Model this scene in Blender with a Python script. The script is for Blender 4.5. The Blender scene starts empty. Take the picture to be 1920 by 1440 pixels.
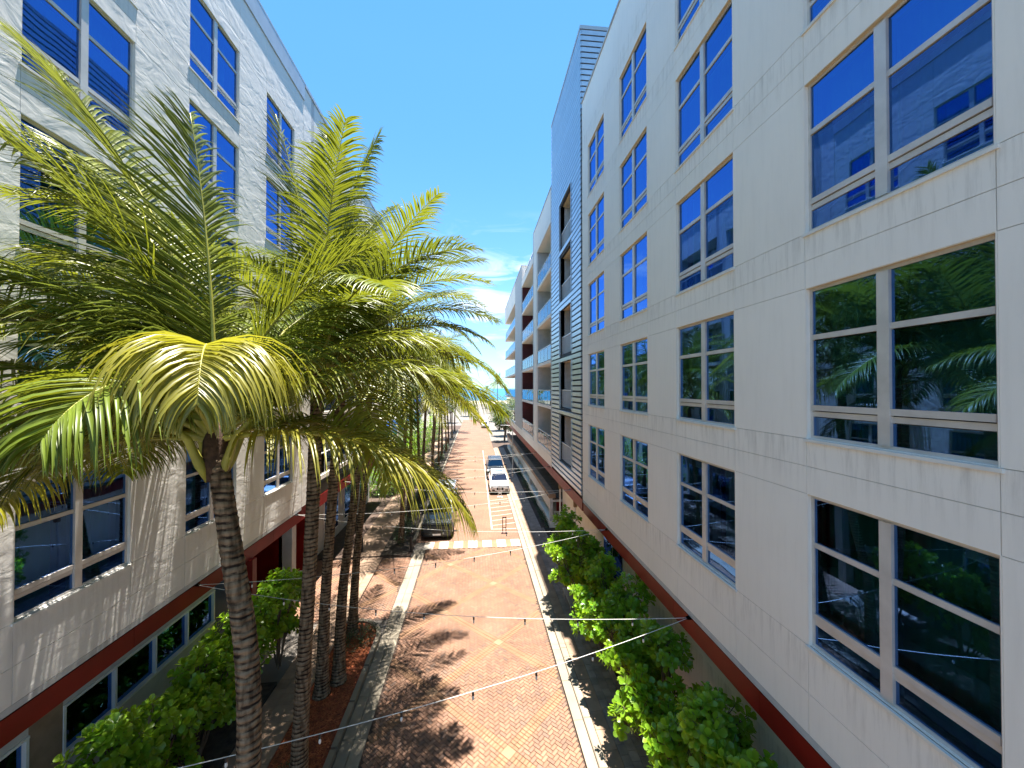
import bpy, math, random
import numpy as np
from mathutils import Vector, Matrix
R = math.radians
rnd = random.Random(7)
sc = bpy.context.scene
COL = sc.collection
# ------------------------------------------------------------------ camera, sky, sun, exposure
CAMZ = 9.6
cam = bpy.data.cameras.new('camera'); cam.lens = 13.6; cam.sensor_width = 36; cam.clip_start = 0.05; cam.clip_end = 20000
camo = bpy.data.objects.new('camera', cam); COL.objects.link(camo)
camo.location = (0, 0, CAMZ); camo.rotation_euler = (R(90.63), 0, R(-5.36)); sc.camera = camo
SUNX, SUNY = 0.062, 0.13            # lateral and forward lean of the sun direction per metre of height
sdir = Vector((SUNX, SUNY, 1)).normalized()
elev = math.asin(sdir.z); azim = math.atan2(sdir.x, sdir.y)
world = bpy.data.worlds.new('World'); sc.world = world; world.use_nodes = True
nt = world.node_tree; nt.nodes.clear()
def wn(t): return nt.nodes.new(t)
out = wn('ShaderNodeOutputWorld'); bg = wn('ShaderNodeBackground'); bg.inputs['Strength'].default_value = 0.15
sky = wn('ShaderNodeTexSky'); sky.sky_type = 'NISHITA'; sky.sun_disc = False
sky.sun_elevation = elev; sky.sun_rotation = azim; sky.air_density = 0.9; sky.dust_density = 0.05; sky.ozone_density = 2.2
tc = wn('ShaderNodeTexCoord'); sep = wn('ShaderNodeSeparateXYZ'); nt.links.new(tc.outputs['Generated'], sep.inputs[0])
hsv = wn('ShaderNodeHueSaturation'); hsv.inputs['Saturation'].default_value = 1.36; hsv.inputs['Value'].default_value = 1.0
nt.links.new(sky.outputs[0], hsv.inputs['Color'])
mp = wn('ShaderNodeMapping'); mp.inputs['Scale'].default_value = (2.2, 2.2, 9.0); mp.inputs['Location'].default_value = (0.35, 0.2, 0.15)
mp.inputs['Rotation'].default_value = (0, 0.25, 0)
nt.links.new(tc.outputs['Generated'], mp.inputs[0])
nz = wn('ShaderNodeTexNoise'); nz.inputs['Scale'].default_value = 2.4; nz.inputs['Detail'].default_value = 9; nz.inputs['Roughness'].default_value = 0.58; nz.inputs['Distortion'].default_value = 0.7
nt.links.new(mp.outputs[0], nz.inputs['Vector'])
cr = wn('ShaderNodeValToRGB'); cr.color_ramp.elements[0].position = 0.50; cr.color_ramp.elements[1].position = 0.68
nt.links.new(nz.outputs['Fac'], cr.inputs[0])
er = wn('ShaderNodeValToRGB'); er.color_ramp.elements[0].position = 0.0; er.color_ramp.elements[0].color = (0.3,)*3+(1,)
er.color_ramp.elements[1].position = 0.42; er.color_ramp.elements[1].color = (0, 0, 0, 1)
e2 = er.color_ramp.elements.new(0.24); e2.color = (0.8, 0.8, 0.8, 1)
nt.links.new(sep.outputs['Z'], er.inputs[0])
mm = wn('ShaderNodeMath'); mm.operation = 'MULTIPLY'; nt.links.new(cr.outputs[0], mm.inputs[0]); nt.links.new(er.outputs[0], mm.inputs[1])
mx = wn('ShaderNodeMixRGB'); mx.inputs[2].default_value = (1.9, 2.02, 2.15, 1)
nt.links.new(mm.outputs[0], mx.inputs[0]); tint = wn('ShaderNodeMixRGB'); tint.blend_type = 'MULTIPLY'; tint.inputs[0].default_value = 1; tr_ = wn('ShaderNodeValToRGB'); te = tr_.color_ramp.elements; te[0].position = 0.0; te[0].color = (0.13, 0.23, 0.32, 1); te[1].position = 0.65; te[1].color = (1.02, 0.50, 0.36, 1)
tq_ = te.new(0.22); tq_.color = (0.54, 0.42, 0.38, 1); nt.links.new(sep.outputs['Z'], tr_.inputs[0]); nt.links.new(tr_.outputs[0], tint.inputs[2])
nt.links.new(hsv.outputs[0], tint.inputs[1]); nt.links.new(tint.outputs[0], mx.inputs[1])
nt.links.new(mx.outputs[0], bg.inputs['Color']); nt.links.new(bg.outputs[0], out.inputs[0])
sl = bpy.data.lights.new('sun', 'SUN'); sl.energy = 3.45; sl.angle = R(0.5); sl.color = (1.0, 0.95, 0.87)
so = bpy.data.objects.new('sun', sl); COL.objects.link(so); so.location = (0, 0, 60)
so.rotation_euler = sdir.to_track_quat('Z', 'Y').to_euler()
sc.view_settings.view_transform = 'Standard'; sc.view_settings.look = 'None'
sc.view_settings.exposure = 2.55; sc.view_settings.gamma = 1.0; sc.view_settings.use_curve_mapping = False
sc.render.engine = 'CYCLES'
sc.cycles.max_bounces = 8; sc.cycles.diffuse_bounces = 4; sc.cycles.glossy_bounces = 3; sc.cycles.transmission_bounces = 4; sc.cycles.transparent_max_bounces = 10
sc.cycles.caustics_reflective = False; sc.cycles.caustics_refractive = False

# ------------------------------------------------------------------ materials
def newmat(name):
    m = bpy.data.materials.new(name); m.use_nodes = True; return m, m.node_tree, m.node_tree.nodes['Principled BSDF']
def mat(name, col, rough=0.7, metal=0.0, var=0.12, vscale=3.0, bump=0.0, bscale=40.0, spec=0.5, stretch=(1, 1, 1), coord='Object', rand=0.0, grime=0.0, gcol=(0.12, 0.1, 0.08), gscale=0.6):
    m, t, p = newmat(name); N = t.nodes.new; L = t.links.new
    p.inputs['Roughness'].default_value = rough; p.inputs['Metallic'].default_value = metal
    p.inputs['Specular IOR Level'].default_value = spec
    tcn = N('ShaderNodeTexCoord'); mpn = N('ShaderNodeMapping'); mpn.inputs['Scale'].default_value = stretch
    if coord == 'World':
        g = N('ShaderNodeNewGeometry'); L(g.outputs['Position'], mpn.inputs[0])
    else: L(tcn.outputs[coord], mpn.inputs[0])
    n = N('ShaderNodeTexNoise'); n.inputs['Scale'].default_value = vscale; n.inputs['Detail'].default_value = 5; L(mpn.outputs[0], n.inputs[0])
    a = tuple(max(0, c*(1-var*2)) for c in col)+(1,); b = tuple(min(1, c*(1+var*2)) for c in col)+(1,)
    r = N('ShaderNodeValToRGB'); r.color_ramp.elements[0].position = 0.3; r.color_ramp.elements[1].position = 0.7
    r.color_ramp.elements[0].color = a; r.color_ramp.elements[1].color = b; L(n.outputs['Fac'], r.inputs[0])
    last = r.outputs[0]
    if grime:
        n3 = N('ShaderNodeTexNoise'); n3.inputs['Scale'].default_value = gscale; n3.inputs['Detail'].default_value = 7; n3.inputs['Roughness'].default_value = 0.65; L(mpn.outputs[0], n3.inputs[0])
        r3 = N('ShaderNodeValToRGB'); r3.color_ramp.elements[0].position = 0.5; r3.color_ramp.elements[1].position = 0.78
        r3.color_ramp.elements[0].color = (0, 0, 0, 1); r3.color_ramp.elements[1].color = (grime,)*3+(1,); L(n3.outputs['Fac'], r3.inputs[0])
        x3 = N('ShaderNodeMixRGB'); x3.inputs[2].default_value = gcol+(1,); L(r3.outputs[0], x3.inputs[0]); L(last, x3.inputs[1]); last = x3.outputs[0]
    if rand:
        oi = N('ShaderNodeObjectInfo'); h = N('ShaderNodeHueSaturation')
        mr = N('ShaderNodeMapRange'); mr.inputs['To Min'].default_value = 1-rand; mr.inputs['To Max'].default_value = 1+rand
        L(oi.outputs['Random'], mr.inputs[0]); L(mr.outputs[0], h.inputs['Value']); L(last, h.inputs['Color']); last = h.outputs[0]
    L(last, p.inputs['Base Color'])
    if bump:
        n2 = N('ShaderNodeTexNoise'); n2.inputs['Scale'].default_value = bscale; n2.inputs['Detail'].default_value = 4; L(mpn.outputs[0], n2.inputs[0])
        bn = N('ShaderNodeBump'); bn.inputs['Strength'].default_value = bump; bn.inputs['Distance'].default_value = 0.02; L(n2.outputs['Fac'], bn.inputs['Height']); L(bn.outputs[0], p.inputs['Normal'])
    return m
M = {}
def stucco(name, col, relief, dist, stains):
    m, t, p = newmat(name); N = t.nodes.new; L = t.links.new
    p.inputs['Roughness'].default_value = 0.85; p.inputs['Specular IOR Level'].default_value = 0.25
    g = N('ShaderNodeNewGeometry')
    big = N('ShaderNodeTexNoise'); big.inputs['Scale'].default_value = 0.45; big.inputs['Detail'].default_value = 6; L(g.outputs['Position'], big.inputs[0])
    r = N('ShaderNodeValToRGB'); r.color_ramp.elements[0].position = 0.3; r.color_ramp.elements[1].position = 0.7
    r.color_ramp.elements[0].color = tuple(c*0.93 for c in col)+(1,); r.color_ramp.elements[1].color = col+(1,); L(big.outputs['Fac'], r.inputs[0])
    last = r.outputs[0]
    # rain streaks: noise stretched down the wall, strongest just under each window row
    mpn = N('ShaderNodeMapping'); mpn.inputs['Scale'].default_value = (6, 6, 0.55); L(g.outputs['Position'], mpn.inputs[0])
    st = N('ShaderNodeTexNoise'); st.inputs['Scale'].default_value = 1.6; st.inputs['Detail'].default_value = 8; st.inputs['Roughness'].default_value = 0.7; L(mpn.outputs[0], st.inputs[0])
    sr = N('ShaderNodeValToRGB'); sr.color_ramp.elements[0].position = 0.47; sr.color_ramp.elements[1].position = 0.72; L(st.outputs['Fac'], sr.inputs[0])
    sp = N('ShaderNodeSeparateXYZ'); L(g.outputs['Position'], sp.inputs[0])
    a = N('ShaderNodeMath'); a.operation = 'SUBTRACT'; a.inputs[0].default_value = 5.72+3.115*10; L(sp.outputs['Z'], a.inputs[1])
    b = N('ShaderNodeMath'); b.operation = 'MODULO'; L(a.outputs[0], b.inputs[0]); b.inputs[1].default_value = 3.115
    c = N('ShaderNodeMapRange'); c.inputs['From Min'].default_value = 0.0; c.inputs['From Max'].default_value = 0.75; c.inputs['To Min'].default_value = stains; c.inputs['To Max'].default_value = stains*0.16; L(b.outputs[0], c.inputs[0])
    d = N('ShaderNodeMath'); d.operation = 'MULTIPLY'; L(sr.outputs[0], d.inputs[0]); L(c.outputs[0], d.inputs[1])
    x = N('ShaderNodeMixRGB'); x.inputs[2].default_value = (0.25, 0.21, 0.17, 1); L(d.outputs[0], x.inputs[0]); L(last, x.inputs[1])
    L(x.outputs[0], p.inputs['Base Color'])
    mp2 = N('ShaderNodeMapping'); mp2.inputs['Scale'].default_value = (1, 1, 1.7); mp2.inputs['Rotation'].default_value = (R(35), 0, 0); L(g.outputs['Position'], mp2.inputs[0])
    n2 = N('ShaderNodeTexNoise'); n2.inputs['Scale'].default_value = 1.7; n2.inputs['Detail'].default_value = 7; n2.inputs['Distortion'].default_value = 1.1; n2.inputs['Roughness'].default_value = 0.5; L(mp2.outputs[0], n2.inputs[0])
    n3 = N('ShaderNodeTexNoise'); n3.inputs['Scale'].default_value = 60; n3.inputs['Detail'].default_value = 3; L(g.outputs['Position'], n3.inputs[0])
    ad = N('ShaderNodeMath'); ad.operation = 'MULTIPLY_ADD'; ad.inputs[1].default_value = 0.04; L(n3.outputs['Fac'], ad.inputs[0]); L(n2.outputs['Fac'], ad.inputs[2])
    bn = N('ShaderNodeBump'); bn.inputs['Strength'].default_value = relief; bn.inputs['Distance'].default_value = dist; L(ad.outputs[0], bn.inputs['Height']); L(bn.outputs[0], p.inputs['Normal'])
    return m
M['wallL'] = stucco('trowelled_stucco', (0.82, 0.79, 0.745), 0.8, 0.018, 0.3)
M['wallR'] = stucco('smooth_stucco', (0.94, 0.885, 0.81), 0.3, 0.012, 0.42)
M['grey_wall'] = mat('grey_render', (0.50, 0.50, 0.50), 0.85, var=0.05, bump=0.2)
M['joint'] = mat('joint_filler', (0.56, 0.54, 0.50), 0.9, var=0.05)
M['coping'] = mat('coping_metal', (0.45, 0.47, 0.49), 0.4, 0.4, var=0.04)
M['soffit'] = mat('cream_soffit', (0.72, 0.60, 0.42), 0.8, var=0.04)
M['red'] = mat('red_painted_metal', (0.20, 0.006, 0.004), 0.5, var=0.12, vscale=1.2, grime=0.12, gcol=(0.12, 0.02, 0.015), spec=0.35, coord='World')
M['burgundy'] = mat('burgundy_paint', (0.075, 0.008, 0.012), 0.6, var=0.08)
M['black'] = mat('black_gap', (0.01, 0.01, 0.011), 0.8, var=0.05)
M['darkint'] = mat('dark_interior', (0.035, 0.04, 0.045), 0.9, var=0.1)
M['frame'] = mat('aluminium_frame', (0.62, 0.59, 0.56), 0.45, 0.2, var=0.05, grime=0.2, gscale=2.0)
M['whiteframe'] = mat('white_frame', (0.75, 0.76, 0.77), 0.4, 0.1, var=0.03)
M['gasket'] = mat('black_gasket', (0.02, 0.02, 0.022), 0.5, var=0.05)
M['curtain'] = mat('green_grey_curtain', (0.80, 0.86, 0.82), 0.9, var=0.06, vscale=1.0)
M['drip'] = mat('pale_sill', (0.75, 0.74, 0.70), 0.7, var=0.06, grime=0.2, gscale=3.0)
def glassmat(name, tint, refl, base=0.20, ior=1.9):
    m, t, p = newmat(name); N = t.nodes.new; L = t.links.new; t.nodes.remove(p)
    o = t.nodes['Material Output']; tr = N('ShaderNodeBsdfTransparent'); tr.inputs[0].default_value = tint+(1,)
    gl = N('ShaderNodeBsdfGlossy'); gl.inputs[0].default_value = refl+(1,); gl.inputs['Roughness'].default_value = 0.015
    fr = N('ShaderNodeFresnel'); fr.inputs[0].default_value = ior
    g = N('ShaderNodeNewGeometry'); n = N('ShaderNodeTexNoise'); n.inputs['Scale'].default_value = 0.7; n.inputs['Detail'].default_value = 1; L(g.outputs['Position'], n.inputs[0])
    bn = N('ShaderNodeBump'); bn.inputs['Strength'].default_value = 0.25; bn.inputs['Distance'].default_value = 0.02; L(n.outputs['Fac'], bn.inputs['Height']); L(bn.outputs[0], gl.inputs['Normal'])
    a = N('ShaderNodeMath'); a.operation = 'ADD'; a.inputs[1].default_value = base; a.use_clamp = True; L(fr.outputs[0], a.inputs[0])
    x = N('ShaderNodeMixShader'); L(a.outputs[0], x.inputs[0]); L(tr.outputs[0], x.inputs[1]); L(gl.outputs[0], x.inputs[2]); L(x.outputs[0], o.inputs[0])
    return m
M['glass'] = glassmat('tinted_window_glass', (0.17, 0.50, 0.52), (0.16, 0.38, 1.0), 0.29, 1.75)
M['rail_glass'] = glassmat('balcony_glass', (0.72, 0.82, 0.85), (0.55, 0.68, 0.78), 0.08, 1.5)
M['carglass'] = glassmat('car_glass', (0.1, 0.14, 0.16), (0.7, 0.85, 1.0), 0.1, 1.6)
BR = [(0.20, 0.106, 0.066), (0.222, 0.117, 0.071), (0.182, 0.10, 0.066), (0.23, 0.13, 0.081), (0.155, 0.095, 0.068)]
for i, c in enumerate(BR): M['brick%d' % i] = mat('clay_brick_%s' % 'abcde'[i], c, 0.85, var=0.08, vscale=0.9, bump=0.3, bscale=60, coord='World', rand=0.12, grime=0.30, gcol=(0.25, 0.18, 0.13), gscale=0.5)
M['band'] = mat('orange_clay_brick', (0.23, 0.124, 0.067), 0.85, var=0.08, vscale=1.5, bump=0.3, bscale=60, coord='World', rand=0.12, grime=0.25, gcol=(0.3, 0.2, 0.13))
M['pale'] = mat('pale_clay_brick', (0.25, 0.15, 0.085), 0.85, var=0.06, coord='World')
M['mortar'] = mat('jointing_sand', (0.07, 0.045, 0.033), 0.95, var=0.15, coord='World')
M['kerb'] = mat('cream_concrete', (0.23, 0.195, 0.145), 0.85, var=0.07, vscale=1.3, bump=0.3, coord='World', rand=0.06, grime=0.25, gscale=1.5)
M['paint'] = mat('white_paint', (0.40, 0.36, 0.30), 0.7, var=0.08, coord='World', grime=0.4, gcol=(0.5, 0.33, 0.2), gscale=2)
M['greypaver'] = mat('grey_paver', (0.26, 0.21, 0.18), 0.85, var=0.12, bump=0.2, rand=0.18, coord='World', grime=0.2)
M['tanpaver'] = mat('tan_paver', (0.27, 0.18, 0.12), 0.85, var=0.1, bump=0.2, rand=0.12, coord='World', grime=0.25)
M['mulch'] = mat('red_mulch', (0.20, 0.045, 0.018), 0.95, var=0.3, vscale=9, bump=1.0, bscale=25, coord='World')
M['chip'] = mat('red_wood_chip', (0.32, 0.09, 0.03), 0.9, var=0.3, vscale=6, coord='World')
M['soil'] = mat('dark_soil', (0.035, 0.026, 0.018), 0.95, var=0.3, vscale=6, bump=0.8, coord='World')
M['conc'] = mat('terrain_concrete', (0.16, 0.14, 0.12), 0.9, var=0.1, vscale=0.5, coord='World', grime=0.3)
M['sand'] = mat('beach_sand', (0.30, 0.25, 0.18), 0.95, var=0.06, vscale=0.2, coord='World')
M['slat'] = mat('blue_grey_siding', (0.50, 0.56, 0.62), 0.35, 0.7, var=0.03, rand=0.05)
M['slatback'] = mat('siding_shadow_gap', (0.05, 0.055, 0.065), 0.8, var=0.05)
M['pole'] = mat('galvanised_metal', (0.45, 0.44, 0.44), 0.45, 0.5, var=0.08)
M['membrane'] = mat('dark_roof_membrane', (0.07, 0.065, 0.06), 0.9, var=0.2, coord='World', grime=0.4, gcol=(0.2, 0.18, 0.15))
M['bluewall'] = mat('navy_wall', (0.02, 0.06, 0.13), 0.6, var=0.05)
M['wire'] = mat('white_cable', (0.62, 0.60, 0.56), 0.5, var=0.05)
M['bulb'] = mat('clear_bulb', (0.75, 0.72, 0.66), 0.1, var=0.02, spec=1.0)
M['socket'] = mat('black_socket', (0.012, 0.012, 0.012), 0.5, var=0.05)
M['brown'] = mat('brown_timber', (0.12, 0.05, 0.035), 0.6, var=0.2, stretch=(8, 8, 1))
M['tyre'] = mat('tyre_rubber', (0.015, 0.015, 0.016), 0.85, var=0.1)
M['rim'] = mat('alloy_rim', (0.45, 0.45, 0.47), 0.3, 0.9, var=0.04)
def paintmat(name, col, met=0.0, coat=1.0):
    m, t, p = newmat(name); p.inputs['Base Color'].default_value = col+(1,); p.inputs['Metallic'].default_value = met
    p.inputs['Roughness'].default_value = 0.35; p.inputs['Coat Weight'].default_value = coat; p.inputs['Coat Roughness'].default_value = 0.04
    n = t.nodes.new('ShaderNodeTexNoise'); n.inputs['Scale'].default_value = 5; tcn = t.nodes.new('ShaderNodeTexCoord'); t.links.new(tcn.outputs['Object'], n.inputs[0])
    mr = t.nodes.new('ShaderNodeMapRange'); mr.inputs['To Min'].default_value = 0.28; mr.inputs['To Max'].default_value = 0.5; t.links.new(n.outputs['Fac'], mr.inputs[0]); t.links.new(mr.outputs[0], p.inputs['Roughness'])
    return m
M['carwhite'] = paintmat('white_car_paint', (0.78, 0.78, 0.78))
M['carblack'] = paintmat('black_car_paint', (0.008, 0.009, 0.01), 0.0, 0.25)
M['carblue'] = paintmat('dark_blue_car_paint', (0.012, 0.02, 0.028), 0.2, 0.5)
M['carsilver'] = paintmat('silver_car_paint', (0.55, 0.57, 0.6), 0.5)
M['lamp'] = mat('headlight_lens', (0.7, 0.74, 0.78), 0.1, 0.3, var=0.02)
def leafmat(name, col, tcol, trans=0.4, rough=0.38, rand=0.25, vs=2.0, spec=0.5, hue=0.02):
    m, t, p = newmat(name); N = t.nodes.new; L = t.links.new
    p.inputs['Roughness'].default_value = rough; p.inputs['Specular IOR Level'].default_value = spec
    g = N('ShaderNodeNewGeometry'); n = N('ShaderNodeTexNoise'); n.inputs['Scale'].default_value = vs; n.inputs['Detail'].default_value = 3; L(g.outputs['Position'], n.inputs[0])
    oi = N('ShaderNodeObjectInfo'); h = N('ShaderNodeHueSaturation'); ri = g.outputs['Random Per Island']
    ad = N('ShaderNodeMath'); ad.operation = 'ADD'; L(n.outputs['Fac'], ad.inputs[0]); L(ri, ad.inputs[1])
    mr = N('ShaderNodeMapRange'); mr.inputs['From Max'].default_value = 2.0; mr.inputs['From Min'].default_value = 0.0
    mr.inputs['To Min'].default_value = 1-rand; mr.inputs['To Max'].default_value = 1+rand; L(ad.outputs[0], mr.inputs[0]); L(mr.outputs[0], h.inputs['Value'])
    mh = N('ShaderNodeMapRange'); mh.inputs['To Min'].default_value = 0.5-hue; mh.inputs['To Max'].default_value = 0.5+hue; L(oi.outputs['Random'], mh.inputs[0]); L(mh.outputs[0], h.inputs['Hue'])
    h.inputs['Color'].default_value = col+(1,); L(h.outputs[0], p.inputs['Base Color'])
    tr = N('ShaderNodeBsdfTranslucent'); tr.inputs[0].default_value = tcol+(1,)
    x = N('ShaderNodeMixShader'); x.inputs[0].default_value = trans; o = t.nodes['Material Output']
    L(p.outputs[0], x.inputs[1]); L(tr.outputs[0], x.inputs[2]); L(x.outputs[0], o.inputs[0])
    return m
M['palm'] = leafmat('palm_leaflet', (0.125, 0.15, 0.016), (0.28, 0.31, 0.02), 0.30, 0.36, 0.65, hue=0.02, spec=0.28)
M['palmdark'] = leafmat('shaded_palm_leaflet', (0.075, 0.105, 0.014), (0.19, 0.23, 0.018), 0.27, 0.36, 0.7, hue=0.03, spec=0.3)  # darker leaflet copy, the shade inside the crowns put into its colour
M['palmyellow'] = leafmat('old_palm_leaflet', (0.23, 0.23, 0.028), (0.42, 0.40, 0.03), 0.34, 0.34, 0.45)
M['rachis'] = mat('palm_frond_stem', (0.36, 0.34, 0.06), 0.45, var=0.15, vscale=4)
M['fibre'] = mat('palm_fibre', (0.06, 0.032, 0.018), 0.95, var=0.3, vscale=14, bump=0.6)
M['shrub'] = leafmat('broad_glossy_leaf', (0.17, 0.31, 0.022), (0.42, 0.66, 0.02), 0.42, 0.30, 0.4, hue=0.02)
M['shrubdark'] = leafmat('small_dark_leaf', (0.035, 0.07, 0.018), (0.06, 0.12, 0.02), 0.3, 0.4, 0.4)
M['fartree'] = leafmat('far_tree_leaf', (0.06, 0.10, 0.03), (0.12, 0.18, 0.04), 0.3, 0.5, 0.4)
M['branch'] = mat('grey_brown_branch', (0.12, 0.09, 0.06), 0.9, var=0.2)
def trunkmat():
    m, t, p = newmat('ringed_palm_bark'); N = t.nodes.new; L = t.links.new
    p.inputs['Roughness'].default_value = 0.9; p.inputs['Specular IOR Level'].default_value = 0.2
    tcn = N('ShaderNodeTexCoord'); mpn = N('ShaderNodeMapping'); mpn.inputs['Rotation'].default_value = (R(4), R(3), 0); L(tcn.outputs['Object'], mpn.inputs[0])
    w = N('ShaderNodeTexWave'); w.bands_direction = 'Z'; w.inputs['Scale'].default_value = 3.3; w.inputs['Distortion'].default_value = 3.4; w.inputs['Detail'].default_value = 2; w.inputs['Detail Scale'].default_value = 1.1; w.inputs['Detail Roughness'].default_value = 0.65; L(mpn.outputs[0], w.inputs[0])
    rm_ = N('ShaderNodeValToRGB'); rm_.color_ramp.elements[0].position = 0.12; rm_.color_ramp.elements[0].color = (1, 1, 1, 1); rm_.color_ramp.elements[1].position = 0.5; rm_.color_ramp.elements[1].color = (0, 0, 0, 1); L(w.outputs['Fac'], rm_.inputs[0])
    nb = N('ShaderNodeTexNoise'); nb.inputs['Scale'].default_value = 5; nb.inputs['Detail'].default_value = 5; mb_ = N('ShaderNodeMapping'); mb_.inputs['Scale'].default_value = (1.2, 1.2, 2.6); L(tcn.outputs['Object'], mb_.inputs[0]); L(mb_.outputs[0], nb.inputs[0])
    nr = N('ShaderNodeMapRange'); nr.inputs['From Min'].default_value = 0.36; nr.inputs['From Max'].default_value = 0.56; L(nb.outputs['Fac'], nr.inputs[0])
    mu = N('ShaderNodeMath'); mu.operation = 'MULTIPLY'; L(rm_.outputs[0], mu.inputs[0]); L(nr.outputs[0], mu.inputs[1])
    r = N('ShaderNodeMixRGB'); r.inputs[1].default_value = (0.29, 0.205, 0.13, 1); r.inputs[2].default_value = (0.035, 0.022, 0.015, 1); L(mu.outputs[0], r.inputs[0])
    n = N('ShaderNodeTexNoise'); n.inputs['Scale'].default_value = 7; n.inputs['Detail'].default_value = 7; mp2 = N('ShaderNodeMapping'); mp2.inputs['Scale'].default_value = (2, 2, 0.5); L(tcn.outputs['Object'], mp2.inputs[0]); L(mp2.outputs[0], n.inputs[0])
    r2 = N('ShaderNodeValToRGB'); r2.color_ramp.elements[0].position = 0.35; r2.color_ramp.elements[0].color = (0.32, 0.29, 0.27, 1); r2.color_ramp.elements[1].position = 0.62; L(n.outputs['Fac'], r2.inputs[0])
    x = N('ShaderNodeMixRGB'); x.blend_type = 'MULTIPLY'; x.inputs[0].default_value = 1; L(r.outputs[0], x.inputs[1]); L(r2.outputs[0], x.inputs[2]); L(x.outputs[0], p.inputs['Base Color'])
    bn = N('ShaderNodeBump'); bn.inputs['Strength'].default_value = 0.9; bn.inputs['Distance'].default_value = 0.03; L(w.outputs['Fac'], bn.inputs['Height']); L(bn.outputs[0], p.inputs['Normal'])
    return m
M['trunk'] = trunkmat()
def brickfar():
    m, t, p = newmat('brick_paving_far'); N = t.nodes.new; L = t.links.new; p.inputs['Roughness'].default_value = 0.88
    g = N('ShaderNodeNewGeometry'); mpn = N('ShaderNodeMapping'); mpn.inputs['Rotation'].default_value = (0, 0, R(90)); L(g.outputs['Position'], mpn.inputs[0])
    b = N('ShaderNodeTexBrick'); b.inputs['Scale'].default_value = 1.0; b.inputs['Brick Width'].default_value = 0.21; b.inputs['Row Height'].default_value = 0.105; b.inputs['Mortar Size'].default_value = 0.007
    b.inputs['Color1'].default_value = (0.215, 0.118, 0.074, 1); b.inputs['Color2'].default_value = (0.18, 0.102, 0.066, 1); b.inputs['Mortar'].default_value = (0.09, 0.055, 0.04, 1); L(mpn.outputs[0], b.inputs[0])
    n = N('ShaderNodeTexNoise'); n.inputs['Scale'].default_value = 0.5; n.inputs['Detail'].default_value = 6; L(g.outputs['Position'], n.inputs[0])
    r = N('ShaderNodeValToRGB'); r.color_ramp.elements[0].position = 0.3; r.color_ramp.elements[0].color = (0.8, 0.78, 0.76, 1); r.color_ramp.elements[1].position = 0.7; r.color_ramp.elements[1].color = (1.12, 1.08, 1.04, 1); L(n.outputs['Fac'], r.inputs[0])
    x = N('ShaderNodeMixRGB'); x.blend_type = 'MULTIPLY'; x.inputs[0].default_value = 1; L(b.outputs[0], x.inputs[1]); L(r.outputs[0], x.inputs[2]); L(x.outputs[0], p.inputs['Base Color'])
    return m
M['brickfar'] = brickfar()
def seamat():
    m, t, p = newmat('sea_water'); p.inputs['Base Color'].default_value = (0.0, 0.12, 0.26, 1); p.inputs['Roughness'].default_value = 0.35
    g = t.nodes.new('ShaderNodeNewGeometry'); n = t.nodes.new('ShaderNodeTexNoise'); n.inputs['Scale'].default_value = 0.6; n.inputs['Detail'].default_value = 6; t.links.new(g.outputs['Position'], n.inputs[0])
    b = t.nodes.new('ShaderNodeBump'); b.inputs['Strength'].default_value = 0.5; b.inputs['Distance'].default_value = 0.4; t.links.new(n.outputs['Fac'], b.inputs['Height']); t.links.new(b.outputs[0], p.inputs['Normal'])
    return m
M['sea'] = seamat()

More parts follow.
